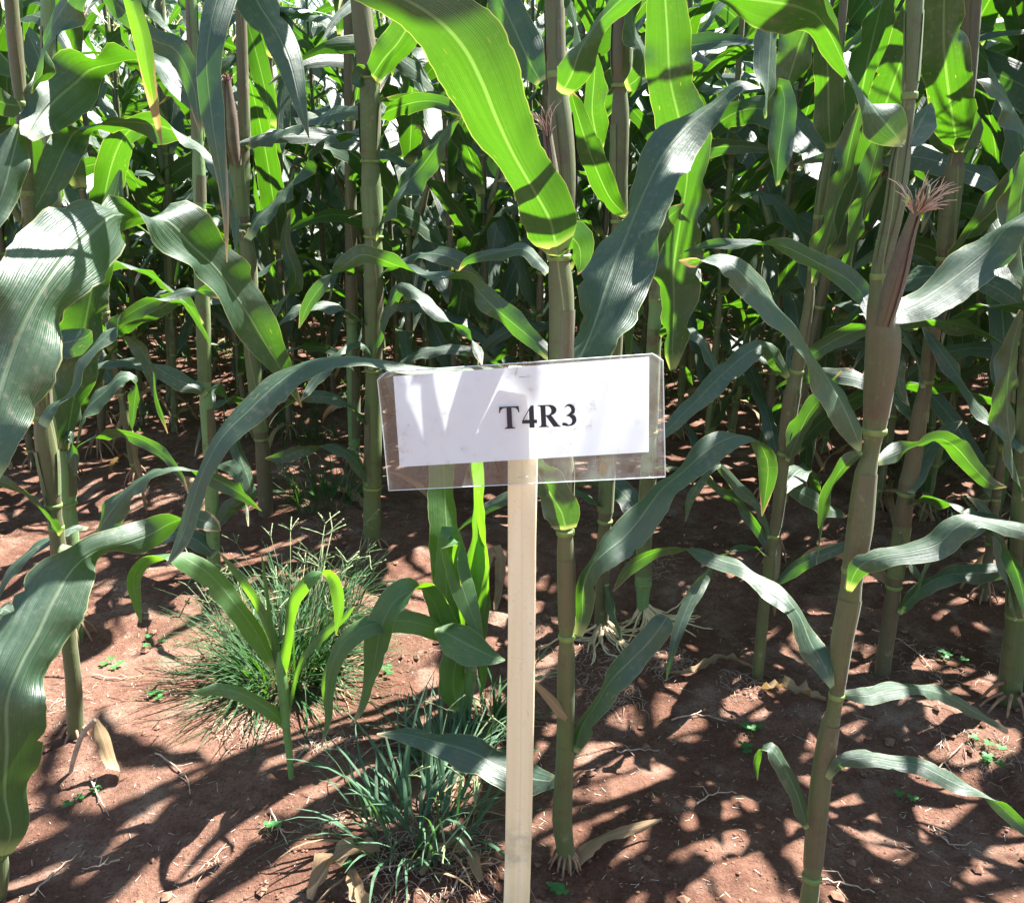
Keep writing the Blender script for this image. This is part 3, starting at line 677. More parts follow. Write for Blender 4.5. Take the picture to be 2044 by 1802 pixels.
pxleaf(pl, [(60, 185, 8), (78, 120, 28), (100, 60, 36), (130, 10, 36), (165, -40, 30), (200, -70, 8)], [Y-.03, Y-.1], wf=1.15)
pxleaf(pl, [(40, 250, 6), (28, 300, 24), (10, 370, 24), (-15, 440, 18), (-30, 480, 2)], [Y-.05, Y-.12], wf=1.15)
pxleaf(pl, [(42, 212, 6), (15, 208, 22), (-25, 195, 26), (-70, 190, 10)], [Y-.05, Y-.1], wf=1.15, mode=-1)
pxleaf(pl, [(81, 850, 14), (103, 812, 13), (138, 783, 13), (158, 727, 11), (190, 690, 14), (226, 658, 13), (250, 632, -6), (300, 604, -12), (335, 592, 6), (375, 582, 10), (420, 580, -13), (452, 597, -1)], [Y-.04, Y+.0, Y+.08, Y+.1], wf=1.2)
pxleaf(pl, [(118, 1092, 8), (150, 1100, 14), (183, 1079, 18), (212, 1033, 23), (261, 973, 21), (300, 944, 14), (353, 931, 7), (385, 938, -7), (423, 953, -14), (476, 982, -13), (522, 1019, -1)], [Y-.02, Y-.04, Y+.03], wf=1.15)
pxleaf(pl, [(120, 1068, 10), (98, 1037, 16), (71, 1009, 12), (35, 977, 11), (0, 959, 12), (-40, 950, 2)], [Y-.02, Y-.06], mode=-1, wf=1.2)
pxleaf(pl, [(176, 1054, 3), (141, 1054, 10), (99, 1076, 12), (53, 1106, 12), (18, 1143, 10), (-8, 1200, 2)], [Y+.03, Y-.05], wf=1.2)
# ---- plant whose stalk leaves the frame at the lower left
pf = plant('corn_plant', 'corn plant cut by the left edge, sending a broad glaring leaf across the front', -8, 1790)
Y = pf.location.y
c3, R = pxstalk(pf, [(-8, 1810, 16), (0, 1740, 17), (-6, 1650, 17), (-18, 1500, 17), (-32, 1250, 17), (-60, 900, 17), (-90, 500, 18), (-120, 100, 18), (-130, -60, 17)], Y, Y-.02, (1690, 1400, 1100, 700, 300))
cr_f = crown(pf, c3[-1], Vector((-.05, 0, 0)), 2.0, 31, 6, az0=2.2, skip=(2, 3, 4, 5))
pxleaf(pf, [(4, 1712, 12), (22, 1660, 27), (10, 1590, 34), (14, 1490, 48), (14, 1400, 52), (42, 1325, 52), (76, 1262, 50), (108, 1195, 48), (145, 1135, 32), (190, 1100, 26), (247, 1085, 28), (300, 1066, 24), (350, 1040, 10), (395, 1036, -18), (425, 1048, -14), (440, 1060, -1)], [Y-.12, Y-.14, Y-.04, Y+.1, Y+.12], mode=1, wf=1.12, ruf=.11, n=70)
pxleaf(pf, [(-50, 960, 34), (-18, 850, 58), (15, 735, 62), (60, 620, 54), (120, 525, 50), (180, 465, 40), (228, 428, 12), (275, 436, -14), (330, 440, -34), (380, 488, -38), (430, 535, -42), (484, 610, -36), (532, 690, -27), (568, 750, -15), (602, 813, -1)], [Y-.28, Y-.2, Y+.0, Y+.12, Y+.22], mode=1, wf=1.15, ruf=.13, n=76)
pxleaf(pf, [(-20, 1285, 12), (0, 1215, 16), (30, 1225, 14), (60, 1240, 8), (90, 1250, 1)], [Y+.02, Y+.06], wf=1.2)
pxleaf(pf, [(-10, 1480, 12), (2, 1420, 14), (10, 1445, -12), (15, 1452, -1)], [Y-.02, Y-.03], wf=1.1)
# ---- second stalk close behind the left plant
p2 = plant('corn_plant', 'green stalk standing close behind the slender purple corn stalk at left', 148, 1270)
Y = p2.location.y
c3, R = pxstalk(p2, [(148, 1275, 18), (143, 1180, 20), (135, 1080, 21), (128, 960, 22), (120, 850, 20), (115, 740, 17), (108, 560, 16), (104, 350, 15), (98, 120, 14), (94, -60, 13)], Y, Y, (1000, 760, 560, 300), GSTALK)
crown(p2, c3[-1], Vector((-.02, 0, 0)), 2.1, 41, 6)
low_leaves(p2, c3, 3, 0.3, 0.9, 9)
roots_at(p2, G(148, 1270), 9, .05, .014, .05, ROOT, .003, 18)
pxleaf(p2, [(128, 900, 6), (150, 780, 14), (160, 700, 24), (175, 620, 26), (190, 540, 30), (205, 470, 26), (225, 400, 18), (240, 340, 3)], [Y-.02, Y-.05, Y-.02], wf=1.15)
pxleaf(p2, [(118, 905, 6), (135, 860, 12), (148, 900, -14), (152, 950, -2)], [Y-.02, Y-.03])
pxleaf(p2, [(100, 640, 8), (90, 720, 20), (110, 690, 26), (150, 680, 28), (178, 668, 14), (182, 660, 2)], [Y-.05, Y-.1])
pxleaf(p2, [(152, 885, 5), (162, 835, 14), (183, 805, 17), (212, 779, 16), (240, 752, 12), (270, 755, 3), (272, 775, -12), (268, 811, -13), (263, 866, -1)], [Y+.02, Y+.1], wf=1.15)

# ---- stalks of the second and third rows, left half
pm = plant('corn_plant', 'thick straight corn stalk left of the sign with a long twisted pale leaf', 743, 1082)
Y = pm.location.y
c3, R = pxstalk(pm, [(743, 1090, 17), (743, 1040, 18), (743, 980, 19), (745, 875, 17), (745, 733, 17), (745, 600, 19), (745, 458, 20), (739, 317, 20), (737, 160, 21), (726, 60, 19), (720, 0, 18), (716, -60, 17)], Y, Y, (975, 735, 470, 317, 150))
crown(pm, c3[-1], Vector((-.02, 0, 0)), 2.15, 51, 4)
low_leaves(pm, c3, 5, 0.12, 0.8, 3)
roots_at(pm, G(743, 1082), 8, .03, .012, .05, ROOT, .0028, 28)
pxleaf(pm, [(740, 158, 18), (765, 120, 24), (795, 85, 26), (820, 40, 24), (832, -20, 20), (850, -70, 6)], [Y-.02, Y-.15], mode=-1, wf=1.2)
pxleaf(pm, [(740, 160, 8), (722, 150, 18), (715, 165, 14), (722, 176, 2)], [Y-.02, Y-.04], mode=-1)
pxleaf(pm, [(742, 478, 10), (766, 434, 14), (790, 388, 16), (832, 345, 24), (866, 300, 20), (900, 250, 10), (924, 231, 1)], [Y-.02, Y+.0, Y-.1], mode=1, wf=1.2)
pxleaf(pm, [(738, 740, 6), (765, 640, 10), (800, 575, 12), (836, 589, 12), (880, 631, 12), (928, 660, -10), (953, 698, 10), (962, 728, 1)], [Y-.05, Y-.3], wf=1.2)
pxleaf(pm, [(748, 730, 5), (728, 690, 10), (690, 690, 12), (660, 720, 14), (622, 770, 10), (600, 800, 1)], [Y-.02, Y-.2])
pxleaf(pm, [(738, 970, 5), (718, 930, 11), (690, 900, 12), (655, 888, 8), (620, 893, -8), (570, 910, -12), (530, 915, -1)], [Y-.02, Y-.1], wf=1.2)
ps = plant('corn_plant', 'corn stalk with a dark red silked ear, second tall stalk left of the sign', 531, 1026)
Y = ps.location.y
c3, R = pxstalk(ps, [(531, 1035, 14), (529, 970, 15), (522, 875, 15), (508, 751, 14), (501, 663, 15), (497, 529, 15), (485, 441, 14), (478, 353, 19), (487, 289, 13), (484, 141, 11), (480, 0, 10), (478, -60, 10)], Y, Y, (870, 640, 441, 289), STALK)
crown(ps, c3[-1], Vector((-.02, 0, 0)), 2.1, 61, 4)
low_leaves(ps, c3, 6, 0.12, 0.9, 4)
ear_at(ps, [(472, 330, 9), (464, 290, 13), (460, 240, 13), (456, 195, 9), (453, 165, 4)], (Y-.04, Y-.06), silk=DSILK, nsilk=50, spread=.8)
pxleaf(ps, [(492, 478, 8), (512, 440, 16), (540, 410, 24), (575, 370, 22), (607, 335, 18), (624, 296, 12), (655, 272, 9), (705, 261, 8), (748, 235, 12), (800, 212, -11), (850, 202, -12), (895, 210, -12), (926, 232, -1)], [Y-.03, Y+.1, Y-.1, Y-.3], wf=1.2, n=56)
pxleaf(ps, [(490, 290, 10), (540, 270, 18), (600, 247, 19), (660, 228, 18), (710, 224, 14), (760, 240, 2)], [Y-.03, Y-.1, Y-.2], mode=1, wf=1.15)
pxleaf(ps, [(500, 660, 6), (530, 640, 12), (560, 600, 10), (590, 560, -12), (570, 480, -10), (580, 420, -2)], [Y-.03, Y-.1])
pg = plant('corn_plant', 'smooth bright green corn stalk standing left of the grass tussock', 430, 1160)
Y = pg.location.y
c3, R = pxstalk(pg, [(430, 1170, 13), (426, 1100, 13), (423, 1016, 13), (420, 910, 14), (409, 769, 13), (406, 663, 14), (402, 560, 14), (399, 423, 13), (395, 282, 12), (384, 60, 11), (380, -60, 10)], Y, Y, (905, 770, 420, 290), GSTALK)
crown(pg, c3[-1], Vector((-.02, 0, 0)), 2.1, 71, 4)
low_leaves(pg, c3, 3, 0.1, 0.5, 5)
pxleaf(pg, [(412, 790, 6), (395, 775, 10), (353, 757, 14), (310, 733, 9), (265, 722, 8), (212, 725, 8), (166, 742, 2)], [Y-.02, Y-.1])
pxleaf(pg, [(404, 650, 5), (360, 600, 8), (300, 625, 10), (235, 660, 8), (275, 690, -18), (302, 735, -15), (312, 790, -8), (335, 865, -1)], [Y-.05, Y-.1], mode=-1)
pxleaf(pg, [(425, 1060, 5), (455, 1020, 10), (500, 985, 12), (470, 880, 10), (478, 830, 8), (500, 800, 2)], [Y-.02, Y+.05])
pxleaf(pg, [(430, 1110, 8), (395, 1080, 12), (350, 1062, 14), (300, 1080, 10), (250, 1100, 3)], [Y-.02, Y-.03])
ph = plant('corn_plant', 'thin corn stalk further back between the purple stalk and the bright green stalk', 340, 806)
Y = ph.location.y
c3, R = pxstalk(ph, [(340, 812, 9), (342, 698, 10), (339, 564, 10), (335, 353, 10), (325, 176, 9), (318, -60, 8)], Y, Y, (700, 560, 353), GSTALK)
crown(ph, c3[-1], Vector((-.02, 0, 0)), 2.6, 81, 3)
low_leaves(ph, c3, 7, 0.15, 1.2, 6)
pb = plant('corn_plant', 'small corn stem on a cone of reddish brace roots at left', 203, 905)
Y = pb.location.y
c3, R = pxstalk(pb, [(203, 900, 7), (203, 860, 7), (202, 800, 10), (196, 700, 9), (190, 600, 9), (185, 450, 8), (180, 300, 7)], Y, Y, (800, 690), STALK)
roots_at(pb, G(203, 908), 11, .09, .010, .06, ROOT, .003, 38)
crown(pb, c3[-1], Vector((-.02, 0, 0)), 2.1, 85, 5)
low_leaves(pb, c3, 5, 0.2, 1.1, 7)
p3 = plant('corn_plant', 'pale green corn stalk just left of the thick stalk beside the sign', 708, 920)
Y = p3.location.y
c3, R = pxstalk(p3, [(707, 930, 13), (707, 880, 12), (705, 760, 13), (702, 640, 12), (700, 400, 11), (696, 120, 10), (694, -60, 9)], Y, Y, (880, 650), GSTALK)
crown(p3, c3[-1], Vector((0, 0, 0)), 2.3, 87, 4)
low_leaves(p3, c3, 7, 0.12, 1.2, 8)
roots_at(p3, G(708, 925), 9, .05, .012, .05, ROOT, .003, 48)

# ---- second row, right half
pq = plant('corn_plant', 'corn stalk right of the sign, growing from a mat of pale roots', 1202, 1262)
Y = pq.location.y
c3, R = pxstalk(pq, [(1200, 1272, 15), (1202, 1200, 14), (1204, 1121, 15), (1211, 980, 15), (1220, 800, 16), (1230, 600, 16), (1236, 440, 17), (1235, 353, 18), (1238, 247, 18), (1238, 165, 16), (1240, 130, 21), (1243, 35, 20), (1246, -60, 18)], Y, Y, (1040, 800, 440, 168))
crown(pq, c3[-1], Vector((.04, 0, 0)), 2.1, 91, 5)
low_leaves(pq, c3, 4, 0.12, 0.6, 10)
pxleaf(pq, [(1252, 432, 6), (1220, 400, 18), (1195, 350, 24), (1172, 290, 22), (1148, 215, 16), (1138, 180, 2)], [Y-.03, Y-.3], mode=-1, wf=1.2)
pxleaf(pq, [(1248, 175, 8), (1275, 155, 22), (1285, 110, 26), (1265, 60, 24), (1262, 0, 20), (1275, -60, 6)], [Y-.02, Y-.1], wf=1.2)
pxleaf(pq, [(1340, 742, 4), (1342, 700, 20), (1345, 620, 24), (1345, 530, 26), (1358, 440, 24), (1372, 340, 28), (1358, 250, 36), (1338, 160, 44), (1332, 60, 44), (1325, -40, 30), (1320, -90, 4)], [Y-.03, Y-.1, Y-.2, Y-.3], mode=-1, wf=1.25, n=60)
pxleaf(pq, [(1256, 720, 5), (1264, 665, 16), (1274, 600, 22), (1278, 535, 25), (1297, 490, 25), (1330, 440, 20), (1366, 408, 3)], [Y-.1, Y-.2, Y-.25], wf=1.2)
pxleaf(pq, [(1200, 300, 3), (1190, 270, 20), (1182, 220, 24), (1186, 160, 20), (1190, 110, 3)], [Y+.2, Y+.1], mode=-1, wf=1.3)
pxleaf(pq, [(1212, 1165, 5), (1222, 1215, 9), (1238, 1260, 6), (1246, 1300, 1)], [Y-.02, Y-.04])
pz = plant('corn_plant', 'cut green corn stem with a pale ring, right of the stalk by the sign', 1284, 1232)
Y = pz.location.y
c3, R = pxstalk(pz, [(1283, 1240, 13), (1283, 1200, 13), (1284, 1172, 17), (1285, 1100, 15), (1290, 1000, 16), (1298, 860, 15), (1304, 700, 14), (1315, 450, 13), (1330, 200, 12), (1345, -60, 11)], Y, Y, (1172, 860, 600), GSTALK)
crown(pz, c3[-1], Vector((.04, 0, 0)), 2.1, 95, 4)
low_leaves(pz, c3, 6, 0.15, 1, 11)
rr = random.Random(5)
for i in range(70):                                # sprawling pale roots over the soil
    side = i % 2; c = G(1200 if side else 1285, 1262 if side else 1232)
    a = rr.uniform(-2.6, .5); L = rr.uniform(.04, .17); p = c+Vector((0, 0, rr.uniform(.015, .045))); pts = [p.copy()]; k = 8
    for j in range(1, k+1):
        a += rr.uniform(-.35, .35); p = p+Vector((cos(a), sin(a), 0))*L/k; zt = gz(p.x, p.y)+.003; p.z = max(zt, pts[0].z*(1-j/3)+zt*(j/3)); pts.append(p.copy())
    mb = MB(); tube(pts, [.0032*(1-.5*j/k) for j in range(k+1)], mb, 6, (pq if side else pz).location); link('root', mb.mesh('root', PROOT), pq if side else pz)
pxleaf(pz, [(1298, 1345, 5), (1292, 1385, 9), (1268, 1435, 11), (1238, 1485, 13), (1210, 1525, 13), (1200, 1565, 9), (1210, 1600, 1)], [Y-.06, Y-.16, Y-.26], m=DLEAF, ruf=.6, label='shredded tan dead leaf')
pt = plant('corn_plant', 'thin dark corn stalk in the gap left of the large leaning front plant', 1512, 1350)
Y = pt.location.y
c3, R = pxstalk(pt, [(1511, 1358, 11), (1519, 1273, 11), (1526, 1202, 11), (1533, 1150, 11), (1538, 1100, 12), (1551, 1033, 11), (1565, 910, 13), (1579, 804, 15), (1590, 740, 15), (1612, 620, 10), (1620, 547, 9), (1632, 441, 9), (1642, 370, 10), (1657, 290, 8), (1672, 140, 8), (1690, -60, 8)], Y, Y, (1060, 905, 735, 547, 441), STALK)
crown(pt, c3[-1], Vector((.05, 0, 0)), 2.0, 101, 5, skip=(0,))
low_leaves(pt, c3, 3, 0.1, 0.45, 13)
pxleaf(pt, [(1660, 298, 8), (1655, 250, 20), (1653, 165, 22), (1650, 106, 24), (1645, 45, 22), (1630, -30, 6)], [Y-.02, Y-.15], mode=-1, wf=1.25)
pxleaf(pt, [(1625, 570, 6), (1645, 500, 18), (1665, 430, 24), (1685, 350, 25), (1702, 270, 20), (1722, 200, 4)], [Y-.03, Y-.1], wf=1.15)
pxleaf(pt, [(1690, 560, 6), (1705, 490, 18), (1722, 420, 24), (1742, 330, 22), (1765, 250, 4)], [Y+.05, Y], wf=1.15)
pxleaf(pt, [(1572, 922, 5), (1590, 880, 18), (1612, 830, 18), (1650, 780, 10), (1680, 740, 2)], [Y-.02, Y-.05])
pxleaf(pt, [(1575, 755, 6), (1550, 720, 18), (1530, 690, 14), (1500, 700, 14), (1450, 740, 16), (1400, 790, 16), (1350, 840, 14), (1315, 880, 3)], [Y-.03, Y-.3], wf=1.2)
pxleaf(pt, [(1688, 1030, 3), (1660, 1016, 9), (1625, 998, 15), (1590, 977, 13), (1544, 954, 1)], [Y+.1, Y+.02])
pxleaf(pt, [(1548, 1166, 4), (1590, 1132, 10), (1625, 1114, 10), (1678, 1093, 10), (1700, 1080, 2)], [Y-.01, Y-.05])
pxleaf(pt, [(1538, 1075, 5), (1518, 1015, 9), (1480, 978, 10), (1445, 940, 9), (1425, 918, 1)], [Y-.02, Y-.08])
pxleaf(pt, [(1440, 930, 4), (1420, 935, 6), (1380, 990, 8), (1368, 1040, 1)], [Y-.1, Y-.08])
pxleaf(pt, [(1531, 235, 1), (1532, 190, 13), (1536, 130, 20), (1540, 60, 26), (1546, 0, 26), (1552, -50, 8)], [Y-.4, Y-.35], wf=1.15, label='drooping leaf tip hanging into view')
pxleaf(pt, [(1551, 372, 1), (1554, 310, 13), (1562, 250, 19), (1566, 200, 20), (1556, 170, 10), (1540, 195, -10), (1535, 230, -4)], [Y-.35, Y-.3], mode=-1, wf=1.2)
pxleaf(pt, [(1560, 210, 8), (1580, 140, 30), (1600, 80, 36), (1625, 20, 30), (1650, -50, 6)], [Y-.1, Y-.15], wf=1.15)
p4 = plant('corn_plant', 'dark jointed corn stalk right behind the large leaning front plant', 1762, 1345)
Y = p4.location.y
c3, R = pxstalk(p4, [(1760, 1355, 15), (1768, 1290, 15), (1778, 1227, 15), (1786, 1157, 16), (1800, 1051, 17), (1810, 975, 17), (1820, 935, 16), (1834, 839, 15), (1850, 758, 14), (1862, 663, 15), (1876, 620, 15), (1886, 511, 16), (1903, 353, 19), (1912, 296, 15), (1930, 170, 16), (1942, 0, 17), (1948, -60, 17)], Y, Y, (1160, 978, 756, 511, 300))
crown(p4, c3[-1], Vector((.06, 0, 0)), 2.1, 111, 5, skip=(3, 4))
low_leaves(p4, c3, 4, 0.12, 0.8, 14)
pxleaf(p4, [(1910, 305, 8), (1906, 262, 34), (1895, 195, 32), (1885, 100, 38), (1885, 0, 36), (1890, -60, 12)], [Y-.03, Y-.2, Y-.28], mode=-1, wf=1.2)
pxleaf(p4, [(1905, 303, 4), (1885, 290, 14), (1872, 270, 15), (1868, 248, 3)], [Y-.03, Y-.05], mode=-1)
pxleaf(p4, [(1915, 303, 4), (1930, 285, 16), (1942, 250, 16), (1940, 215, 3)], [Y-.04, Y-.06], mode=-1)
pxleaf(p4, [(1888, 560, 6), (1908, 510, 16), (1942, 458, 22), (1985, 416, 24), (2020, 370, 22), (2060, 325, 14), (2100, 300, 1)], [Y-.02, Y-.15], wf=1.15)
pxleaf(p4, [(1792, 1225, 3), (1836, 1176, 9), (1889, 1148, 14), (1960, 1143, 16), (2030, 1136, 12), (2080, 1130, 1)], [Y-.02, Y-.08])
pxleaf(p4, [(1845, 775, 6), (1825, 700, 12), (1800, 660, 14), (1790, 720, -14), (1800, 790, -10), (1815, 810, -1)], [Y-.05, Y-.06])
pxleaf(p4, [(1818, 985, 6), (1830, 940, 14), (1850, 900, 12), (1890, 860, 12), (1920, 840, 2)], [Y-.02, Y+.05])
pxleaf(p4, [(1798, 1060, 3), (1815, 1120, 10), (1835, 1150, 9), (1845, 1190, 1)], [Y-.02, Y-.02])
p5 = plant('corn_plant', 'shaded corn plant at the right edge with dark leaves against deep shade', 2015, 1405)
Y = p5.location.y
c3, R = pxstalk(p5, [(2012, 1420, 22), (2020, 1330, 22), (2030, 1230, 22), (2038, 1050, 20), (2050, 800, 18), (2064, 500, 18), (2085, 100, 18), (2095, -60, 17)], Y, Y, (1230, 950, 650))
crown(p5, c3[-1], Vector((.05, 0, 0)), 2.05, 121, 6, skip=(1, 3, 5))
low_leaves(p5, c3, 5, 0.15, 0.9, 15)
roots_at(p5, G(2013, 1415), 9, .05, .018, .055, ROOT, .003, 58)
pxleaf(p5, [(2060, 330, 14), (2045, 260, 34), (2015, 205, 30), (1975, 165, 14), (1950, 160, 1)], [Y-.1, Y-.15], mode=1, wf=1.3)
pxleaf(p5, [(2055, 600, 14), (2040, 520, 34), (2035, 430, 34), (2048, 340, 24), (2070, 280, 4)], [Y-.1, Y-.15], mode=1, wf=1.3)
pxleaf(p5, [(2045, 900, 8), (2010, 860, 18), (1970, 830, 18), (1920, 760, 16), (1870, 690, 14), (1840, 650, 2)], [Y-.03, Y+.1], mode=1, wf=1.2)
pxleaf(p5, [(2045, 1000, 8), (2020, 900, 24), (2010, 800, 28), (2020, 700, 24), (2040, 620, 6)], [Y-.1, Y-.15], mode=1, wf=1.3)
pxleaf(p5, [(2030, 1240, 6), (2005, 1130, 14), (1990, 1060, 14), (1960, 1010, 10), (1930, 990, 1)], [Y-.03, Y], mode=1)

# leaves hanging into the top from the tall plant between rows, left
def att(pts, z, hw=12):
    p = min(pts, key=lambda q: abs(q.z-z)); v = p-Vector((0, 0, H)); d = v.dot(FW)
    return (CX+F*v.x/d, CY-F*v.dot(UP)/d, hw), p.y
st, Y0 = att(cr_f, 1.62)
pxleaf(pf, [st, (120, -420, 22), (225, -170, 18), (245, -80, 15), (262, 0, 15), (283, 75, 17), (297, 155, 13), (312, 235, 7), (323, 290, 1)], [Y0, .90, .86, .84, .84, .85, .86, .88, .90], m=YLEAF, wf=1.1, ruf=.05)
st, Y0 = att(cr_f, 1.72)
pxleaf(pf, [st, (330, -480, 30), (455, -200, 34), (455, -90, 36), (437, -10, 38), (421, 50, 34), (412, 123, 27), (420, 212, 25), (430, 285, 19), (441, 353, 14), (449, 425, 8), (453, 524, 1)], [Y0, .97, .95, .93, .90, .88, .87, .86, .85, .85, .84, .84], wf=1.1, ruf=.04, mode=-1)
st, Y0 = att(cr_c, 1.5)
pxleaf(pc, [st, (760, -420, 34), (560, -330, 38), (490, -180, 40), (490, -70, 40), (512, 0, 42), (550, 60, 34), (578, 122, 26), (596, 194, 15), (617, 276, 1)], [Y0, 1.02, 1.0, .98, .97, .96, .95, .94, .93, .92], mode=-1, wf=1.2, ruf=.07)
st, Y0 = att(cr_l, 1.45)
pxleaf(pl, [st, (110, -140, 22), (190, -70, 24), (228, 0, 24), (265, 40, 20), (305, 80, 22), (350, 100, 24), (385, 170, 20), (395, 230, 12), (400, 270, 1)], [Y0, 1.3, 1.28, 1.26, 1.24, 1.23, 1.22, 1.21, 1.2, 1.2], mode=-1, wf=1.2)

# ---- young bright plant left of the stake
py_ = plant('young_corn_plant', 'short bright yellow-green young corn plant just left of the wooden stake', 925, 1440, 'corn plant', None)
Y = py_.location.y
pxstalk(py_, [(922, 1450, 16), (924, 1400, 19), (930, 1330, 22), (930, 1280, 14), (928, 1240, 3)], Y, Y, (), YSTEM)
for a in ([(932, 1300, 14), (938, 1210, 22), (945, 1110, 21), (948, 1010, 15), (946, 930, 13), (944, 830, 8), (942, 780, 1)], [(938, 1340, 10), (950, 1250, 16), (962, 1160, 12), (958, 1060, 10), (955, 980, 2)]):
    pxleaf(py_, a, [Y-.02, Y+.02, Y-.05], mode=-1, wf=1.5, m=YLEAF, ruf=.06)
pxleaf(py_, [(920, 1280, 12), (905, 1170, 25), (893, 1060, 29), (888, 980, 28), (885, 920, 25), (884, 820, 12), (884, 780, 1)], [Y+.02, Y+.06, Y+.08], m=YLEAF, wf=1.1, ruf=.06)
pxleaf(py_, [(912, 1340, 14), (896, 1250, 24), (890, 1160, 26), (893, 1085, 28), (897, 1066, 30), (906, 1100, 26), (918, 1150, 22), (938, 1215, 16), (955, 1262, 8), (964, 1295, 1)], [Y-.03, Y-.03, Y-.08], m=YLEAF, wf=1.05, ruf=.05, fold=.05)
pxleaf(py_, [(918, 1350, 14), (900, 1290, 22), (878, 1235, 20), (862, 1195, 16), (840, 1176, 8), (812, 1182, -20), (783, 1205, -26), (760, 1255, -28), (750, 1308, -24), (739, 1361, -13), (723, 1414, -7), (699, 1448, -1)], [Y-.03, Y-.1, Y-.14], m=YLEAF, wf=1.1, mode=-1, ruf=.06)
pxleaf(py_, [(925, 1320, 8), (895, 1272, 12), (868, 1254, 14), (819, 1240, 16), (770, 1240, 14), (725, 1252, 15), (688, 1280, 17), (662, 1328, 17), (652, 1380, 14), (654, 1430, 9), (641, 1492, 1)], [Y-.03, Y-.12, Y-.16], m=YLEAF, wf=1.15, ruf=.05)
pxleaf(py_, [(868, 1256, 3), (890, 1262, 20), (918, 1278, 28), (952, 1296, 20), (985, 1310, 10), (1008, 1317, 1)], [Y-.1, Y-.14], m=YLEAF, wf=1.15, ruf=.04)
pxleaf(py_, [(915, 1420, 12), (905, 1350, 22), (930, 1280, 24), (950, 1300, 16), (962, 1350, 8), (958, 1390, 2)], [Y-.05, Y-.05], m=YLEAF, mode=-1, wf=1.3)

# ---- seedling in front of the tussock
pn = plant('corn_seedling', 'knee-high green corn seedling with splayed leaves in front of the grass tussock', 580, 1552, 'corn seedling', None)
Y = pn.location.y
pxstalk(pn, [(582, 1560, 5), (577, 1500, 7), (571, 1449, 8), (566, 1379, 11), (560, 1335, 10), (556, 1300, 3)], Y, Y, (), YSTEM)
for a, ys, md in (([(548, 1335, 6), (511, 1262, 12), (472, 1207, 16), (430, 1157, 20), (390, 1125, 18), (350, 1106, 7), (317, 1107, -6), (285, 1120, -8), (266, 1155, -8), (272, 1195, -8), (281, 1242, -1)], [Y, Y-.06, Y-.03], 1),
                  ([(556, 1340, 8), (540, 1270, 13), (511, 1205, 13), (476, 1152, 10), (434, 1098, 1)], [Y, Y+.04], -1),
                  ([(562, 1350, 9), (572, 1268, 15), (582, 1205, 16), (602, 1170, 14), (628, 1148, 9), (652, 1142, -8), (670, 1164, -13), (677, 1210, -12), (671, 1268, -1)], [Y, Y-.05, Y-.05], -1),
                  ([(552, 1330, 5), (538, 1240, 7), (528, 1160, 5), (521, 1100, 1)], [Y, Y], -1),
                  ([(572, 1425, 6), (590, 1345, 8), (612, 1300, 9), (650, 1262, 9), (690, 1230, 5), (706, 1210, 1)], [Y, Y-.03], 1),
                  ([(566, 1452, 4), (547, 1424, 8), (511, 1400, 10), (476, 1382, 12), (430, 1375, 11), (405, 1380, 8), (383, 1379, 1)], [Y, Y-.05], 1)):
    pxleaf(pn, a, ys, m=YLEAF, mode=md, wf=1.15, ruf=.05)

# ---- withered shoot at left front
pw = plant('withered_shoot', 'withered shoot with a pale twisted hanging leaf at the foot of the left stalk', 146, 1540, 'dead shoot', None)
Y = pw.location.y
pxstalk(pw, [(140, 1545, 4), (150, 1505, 5), (165, 1465, 5), (190, 1436, 4)], Y, Y, (), TWIG)
pxleaf(pw, [(190, 1436, 5), (205, 1470, 10), (216, 1505, 9), (226, 1528, 4), (240, 1540, -5), (232, 1580, -4), (228, 1622, -1)], [Y, Y-.03], m=DLEAF, ruf=.3)

# ================================================================== PLOT SIGN
YL, YR = .885, .845
cTL, cTR = P(752, 744, YL), P(1323, 705, YR); cBR, cBL = P(1328, 952, YR+.005), P(776, 979, YL+.005)
sign = thing('plot_sign', Vector((P(1030, 1802, .85).x, .85, 0)), 'white laminated plot sign reading T4R3 stapled to a pale wooden stake', 'sign')
so_ = sign.location
pn_ = ((cTR-cTL).cross(cBL-cTL)).normalized()
if pn_.y > 0: pn_ = -pn_                     # towards the camera
pcn = (cTL+cTR+cBR+cBL)/4
def on_sign(x, y, off=0):
    d = ray(x, y); c = pcn+pn_*off; t = (c-Vector((0, 0, H))).dot(pn_)/d.dot(pn_)
    return Vector((0, 0, H))+d*t
def bow(x, y):   # the sheet bows a little
    return .0035*sin((x-752)/571*pi)+.0015*sin((y-740)/240*5+(x-752)/150)
def bil(c, u, v):
    return (c[0][0]*(1-u)*(1-v)+c[1][0]*u*(1-v)+c[2][0]*u*v+c[3][0]*(1-u)*v, c[0][1]*(1-u)*(1-v)+c[1][1]*u*(1-v)+c[2][1]*u*v+c[3][1]*(1-u)*v)
